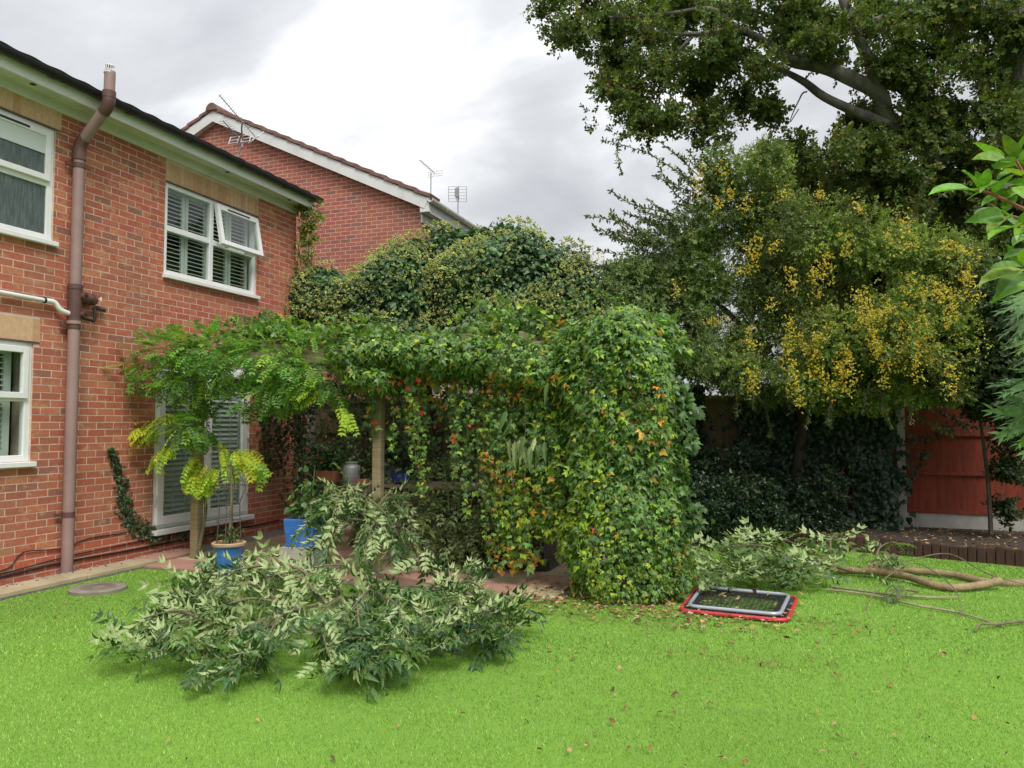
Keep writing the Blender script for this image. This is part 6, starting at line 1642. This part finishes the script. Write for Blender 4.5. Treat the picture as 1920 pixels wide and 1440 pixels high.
PHL = [((1828, 358), (1752, 344)), ((1832, 352), (1815, 312)), ((1840, 352), (1832, 318)), ((1845, 356), (1850, 312)), ((1835, 362), (1812, 372)), ((1862, 362), (1900, 322)), ((1880, 300), (1828, 262)), ((1890, 300), (1832, 290)), ((1905, 300), (1885, 248)), ((1905, 300), (1925, 238)), ((1880, 375), (1930, 340)), ((1880, 340), (1838, 345)), ((1885, 385), (1860, 330)),
       ((1882, 402), (1820, 410)), ((1885, 396), (1830, 392)), ((1890, 404), (1850, 430)), ((1895, 408), (1930, 430)), ((1885, 395), (1905, 360)), ((1910, 424), (1852, 432)), ((1915, 420), (1930, 390)), ((1900, 410), (1868, 385)), ((1915, 505), (1840, 518)), ((1915, 500), (1864, 492)), ((1918, 500), (1890, 460)), ((1920, 508), (1870, 545)), ((1925, 500), (1930, 455)), ((1930, 530), (1860, 556)), ((1915, 330), (1880, 310)), ((1920, 320), (1900, 270)), ((1925, 350), (1895, 330)), ((1935, 330), (1915, 290)), ((1900, 345), (1865, 352)), ((1905, 350), (1930, 372)), ((1870, 368), (1842, 378)), ((1898, 312), (1860, 300)), ((1912, 300), (1945, 268)), ((1905, 318), (1870, 330)), ((1930, 440), (1900, 452)), ((1930, 470), (1885, 478)), ((1925, 410), (1905, 445))]
LP, LY, SCs = [], [], []
for a, b in PHL:
    k = 2.35 + r.uniform(-.12, .12); p, q = near(*a, k), near(*b, k - .05 + r.uniform(-.04, .04)); LP.append(p); LY.append(q - p); SCs.append(np.linalg.norm(q - p) * 1.04)
LP, LY = np.array(LP), np.array(LY)
foliage(ph, 'leaf', [t_ovate(.2, 7, .05, .12, .62), t_ovate(.23, 7, .07, .2, .6)], LP, LY, UP + np.array([0, -.35, 0]) + r.normal(size=LP.shape) * .35, SCs, vary(r, pick(r, len(LP), [(.16, .33, .05), (.12, .26, .045), (.22, .39, .06)], [2, 2, 1]), .12), M['leaf'], 60)
# feathery maple below it
mp = thing('maple_shrub', 'feathery cut leaved maple at the right edge below the broad leaves', 'shrub', (1.35, 3.35, 0))
limb(mp, 'stem', [(1.35, 3.35, 0), (1.25, 3.2, .8), tuple(near(1985, 700, 2.6)), tuple(near(1950, 620, 2.6)), tuple(near(1945, 580, 2.6))], [.02, .016, .01, .007, .004], M['bark_twig'], 7, 5)
def t_maple():
    V0, T0 = t_simple(.13, .03, .15); V, T = [], []; o = 0
    for i, (a, l) in enumerate(((-105, .5), (-70, .75), (-35, .95), (0, 1), (35, .95), (70, .75), (105, .5))):
        rr_ = math.radians(a); c, s = math.cos(rr_), math.sin(rr_)
        Vl, Tl = [V0 * l], [T0]
        for y, sg in ((.4, 1), (.4, -1), (.6, 1), (.6, -1), (.78, 1), (.78, -1)):
            q = math.radians(35 * sg); W = V0 * .26 * l; W = np.stack([W[:, 0] * math.cos(q) + W[:, 1] * math.sin(q), -W[:, 0] * math.sin(q) + W[:, 1] * math.cos(q) + y * l, W[:, 2] - .1 * y * y], 1); Vl.append(W); Tl.append(T0 + 5 * len(Tl))
        W = np.concatenate(Vl); W = np.stack([W[:, 0] * c + W[:, 1] * s, -W[:, 0] * s + W[:, 1] * c, W[:, 2]], 1)
        V.append(W); T.append(np.concatenate(Tl) + o); o += len(W)
    return np.concatenate(V), np.concatenate(T)
ML = [((1945, 565), (1885, 600)), ((1945, 590), (1890, 640)), ((1945, 560), (1895, 575)), ((1950, 640), (1900, 660)), ((1940, 610), (1905, 625)), ((1950, 720), (1870, 735)), ((1945, 705), (1890, 715)), ((1950, 735), (1880, 760)), ((1950, 780), (1865, 820)), ((1950, 765), (1880, 795)), ((1955, 800), (1900, 835)), ((1955, 700), (1905, 690)), ((1960, 660), (1915, 690)), ((1960, 745), (1910, 775)), ((1945, 545), (1900, 552)), ((1960, 570), (1925, 610)), ((1955, 620), (1915, 650))]
LP, LY, SCs = [], [], []
for a, b in ML:
    k = 2.6 + r.uniform(-.12, .12); p, q = near(*a, k), near(*b, k - .03); LP.append(p); LY.append(q - p); SCs.append(np.linalg.norm(q - p) * 1.0)
    limb(mp, 'twig', [tuple(near(1985, (a[1] + 700) / 2, 2.62)), tuple(p)], [.003, .002], M['green_stem'], 5, 2)
LP, LY = np.array(LP), np.array(LY)
foliage(mp, 'leaf', [t_maple()], LP, LY, UP + np.array([-.2, -.5, 0]) + r.normal(size=LP.shape) * .3, SCs, vary(r, pick(r, len(LP), [(.085, .19, .075), (.11, .22, .08), (.14, .26, .06)], [2, 2, 1]), .12), M['leaf'], 60)

# ================================================================== artificial turf, dry leaves
r = np.random.default_rng(28)
def in_lawn(x, y):
    bx, by = np.array([b[0] for b in BED]), np.array([b[1] for b in BED])
    top = np.interp(x, bx, by) - .06
    ok = (y < top) & (x > -6.50 + np.clip((y - 6.2) * .02, 0, .1))
    pat_ = (x < -1.88) & (y > 6.53) & (y < 12)
    edge = (y > 6.62 - .25 * np.clip(-5.2 - x, 0, 2)) & (x < -5.2) & (y > 6.5)
    return ok & ~pat_ & ~edge
def blades(n, y0, y1, x0, x1, w, h, kmin=0, kmax=99):
    x = r.uniform(x0, x1, n); y = r.uniform(y0, y1, n)
    ok = in_lawn(x, y); x, y = x[ok], y[ok]
    Pq = np.stack([x, y, np.zeros_like(x)], 1); u, v, k = project(Pq)
    ok = (k > kmin) & (k < kmax) & (u > -900) & (u < 2700) & (v < 2300)
    return Pq[ok]
def turf(P, w, h):
    n = len(P); a = r.uniform(0, 6.283, n); l = r.uniform(.6, 1.15, n) * h; t = r.normal(size=(n, 2)) * .45
    sx, sy = np.cos(a) * w / 2, np.sin(a) * w / 2
    A = P + np.stack([sx, sy, np.zeros(n)], 1); B = P - np.stack([sx, sy, np.zeros(n)], 1)
    C = P + np.stack([t[:, 0] * l, t[:, 1] * l, l], 1)
    V = np.stack([A, B, C], 1).reshape(-1, 3); T = np.arange(3 * n).reshape(-1, 3)
    patch = np.clip(.5 + .28 * fbm(P, 1.1, 5), 0, 1)[:, None]
    c = pick(r, n, [(.255, .44, .085), (.315, .51, .105), (.43, .59, .18), (.19, .34, .06)], [3, 3, 1.3, 1.6]) * (.85 + .3 * patch)
    for (u_, v_), sx, sy, cc_, am in (((1375, 1236), .42, .10, (.26, .22, .07), .75), ((1560, 1170), .42, .10, (.13, .20, .05), .8), ((1430, 1252), .3, .08, (.25, .24, .08), .5), ((1150, 1165), .8, .16, (.22, .19, .09), .65), ((1060, 1150), .4, .14, (.2, .17, .08), .6)):
        q_ = on_z(u_, v_); wgt = am * np.exp(-((P[:, 0] - q_[0]) / sx) ** 2 - ((P[:, 1] - q_[1]) / sy) ** 2) * (r.random(n) < .85)
        c = c * (1 - wgt[:, None]) + np.array(cc_) * wgt[:, None]
    c = vary(r, c, .16)
    return V, T, np.repeat(c, 3, axis=0)
parts = [turf(blades(640000, 1.2, 9.5, -6.6, 4.5, 0, 0, 1.6, 5.0), .0042, .016), turf(blades(420000, 3, 10.6, -6.6, 5.0, 0, 0, 5.0, 7.4), .0065, .017), turf(blades(300000, 4, 10.8, -6.6, 6, 0, 0, 7.4, 12.5), .009, .018)]
o = 0; Vs, Ts, Cs = [], [], []
for V, T, C in parts: Vs.append(V); Ts.append(T + o); Cs.append(C); o += len(V)
g = obj('artificial_grass', np_mesh('artificial_grass', np.concatenate(Vs), np.concatenate(Ts), M['turf'], np.concatenate(Cs)), kind='stuff')
tag(g, 'short bright green artificial grass blades covering the lawn', 'grass')
# dry leaves lying on the lawn
DRY = [(.30, .17, .07), (.42, .27, .11), (.22, .12, .055), (.48, .34, .16), (.14, .085, .045)]
dm = [np_mesh('fallen_leaf', *t_ovate(.3, 4, .1, -.15 + .2 * s, .5, .25), M['leaf_dry'], np.tile(np.array(DRY[s]), (len(t_ovate(.3, 4)[0]), 1))) for s in range(5)]
spots = []
for u, v in [(353, 1423), (322, 1388), (860, 1340), (965, 1310), (1272, 1365), (1175, 1325), (1120, 1335), (1195, 1400), (1230, 1440 - 25), (1095, 1400), (1405, 1430), (1565, 1380), (1608, 1415), (1660, 1270), (1700, 1262), (1750, 1230), (1815, 1255), (1825, 1230), (1610, 1225), (1530, 1235), (1455, 1250), (1435, 1245), (1375, 1222), (1335, 1275), (1260, 1255), (1165, 1250), (1290, 1180), (1200, 1185), (1220, 1192), (1250, 1190), (1172, 1192), (1165, 1205), (1380, 1205), (1620, 1175), (1820, 1220), (1735, 1380), (1785, 1320), (1865, 1290), (1655, 1310), (1665, 1282), (1570, 1300), (620, 1420), (480, 1350), (108, 1135 + 20), (820, 1310), (750, 1360), (1010, 1290), (1045, 1235)]:
    spots.append(on_z(u, v, .02))
for _ in range(95):
    u, v = r.uniform(950, 1900), 1170 + 270 * r.random() ** 1.8
    spots.append(on_z(u, v, .02))
for p in spots:
    if not in_lawn(np.array([p[0]]), np.array([p[1]]))[0]: continue
    s = r.uniform(.018, .045)
    o = obj('fallen_leaf', dm[r.integers(5)], mtx=Matrix.Translation((p[0], p[1], .026)) @ Matrix.Rotation(r.uniform(0, 6.28), 4, 'Z') @ Matrix.Rotation(r.uniform(-.5, .5), 4, 'X') @ Matrix.Rotation(r.uniform(-.6, .6), 4, 'Y') @ Matrix.Scale(s, 4))
    tag(o, 'small dry brown leaf lying on the green lawn', 'leaf', 'dry leaves scattered over the lawn')
# litter round the foot of the column, on the patio and in the bed
LPs = []
for (cx_, cy_, sx, sy, n, z) in ((-1.3, 6.35, .75, .18, 520, .026), (-1.0, 6.9, .45, .3, 240, .026), (-1.9, 6.7, .25, .25, 160, .045), (-2.3, 7.2, .3, .6, 80, .045), (-.4, 6.4, .6, .25, 120, .03), (-.4, 7.0, .4, .4, 80, .05)):
    LPs.append(np.stack([r.normal(size=n) * sx + cx_, r.normal(size=n) * sy + cy_, np.full(n, z) + r.random(n) * .015], 1))
bx = r.uniform(-.2, 4.5, 1500); by = r.uniform(9.3, 11.9, 1500); topb = np.interp(bx, [b[0] for b in BED], [b[1] for b in BED]) + .08
k = by > topb; LPs.append(np.stack([bx[k], by[k], .135 + r.random(int(k.sum())) * .03], 1))
LP = np.concatenate(LPs)
c = vary(r, pick(r, len(LP), DRY + [(.30, .27, .10), (.5, .42, .26)], [2, 3, 2, 2, 2, 1.5, 1.2]), .2)
lit = thing('leaf_litter', 'scattered dry leaf litter at the foot of the creeper and in the bed', 'leaf litter', (-1.2, 6.4, 0)); lit['kind'] = 'stuff'
foliage(lit, 'dry_leaf', [t_simple(.36, .12, -.1), t_simple(.3, -.1, .15)], LP, r.normal(size=LP.shape) * np.array([1, 1, .15]), UP + r.normal(size=LP.shape) * .3, r.uniform(.025, .06, len(LP)), c, M['leaf_dry'], mass='litter')
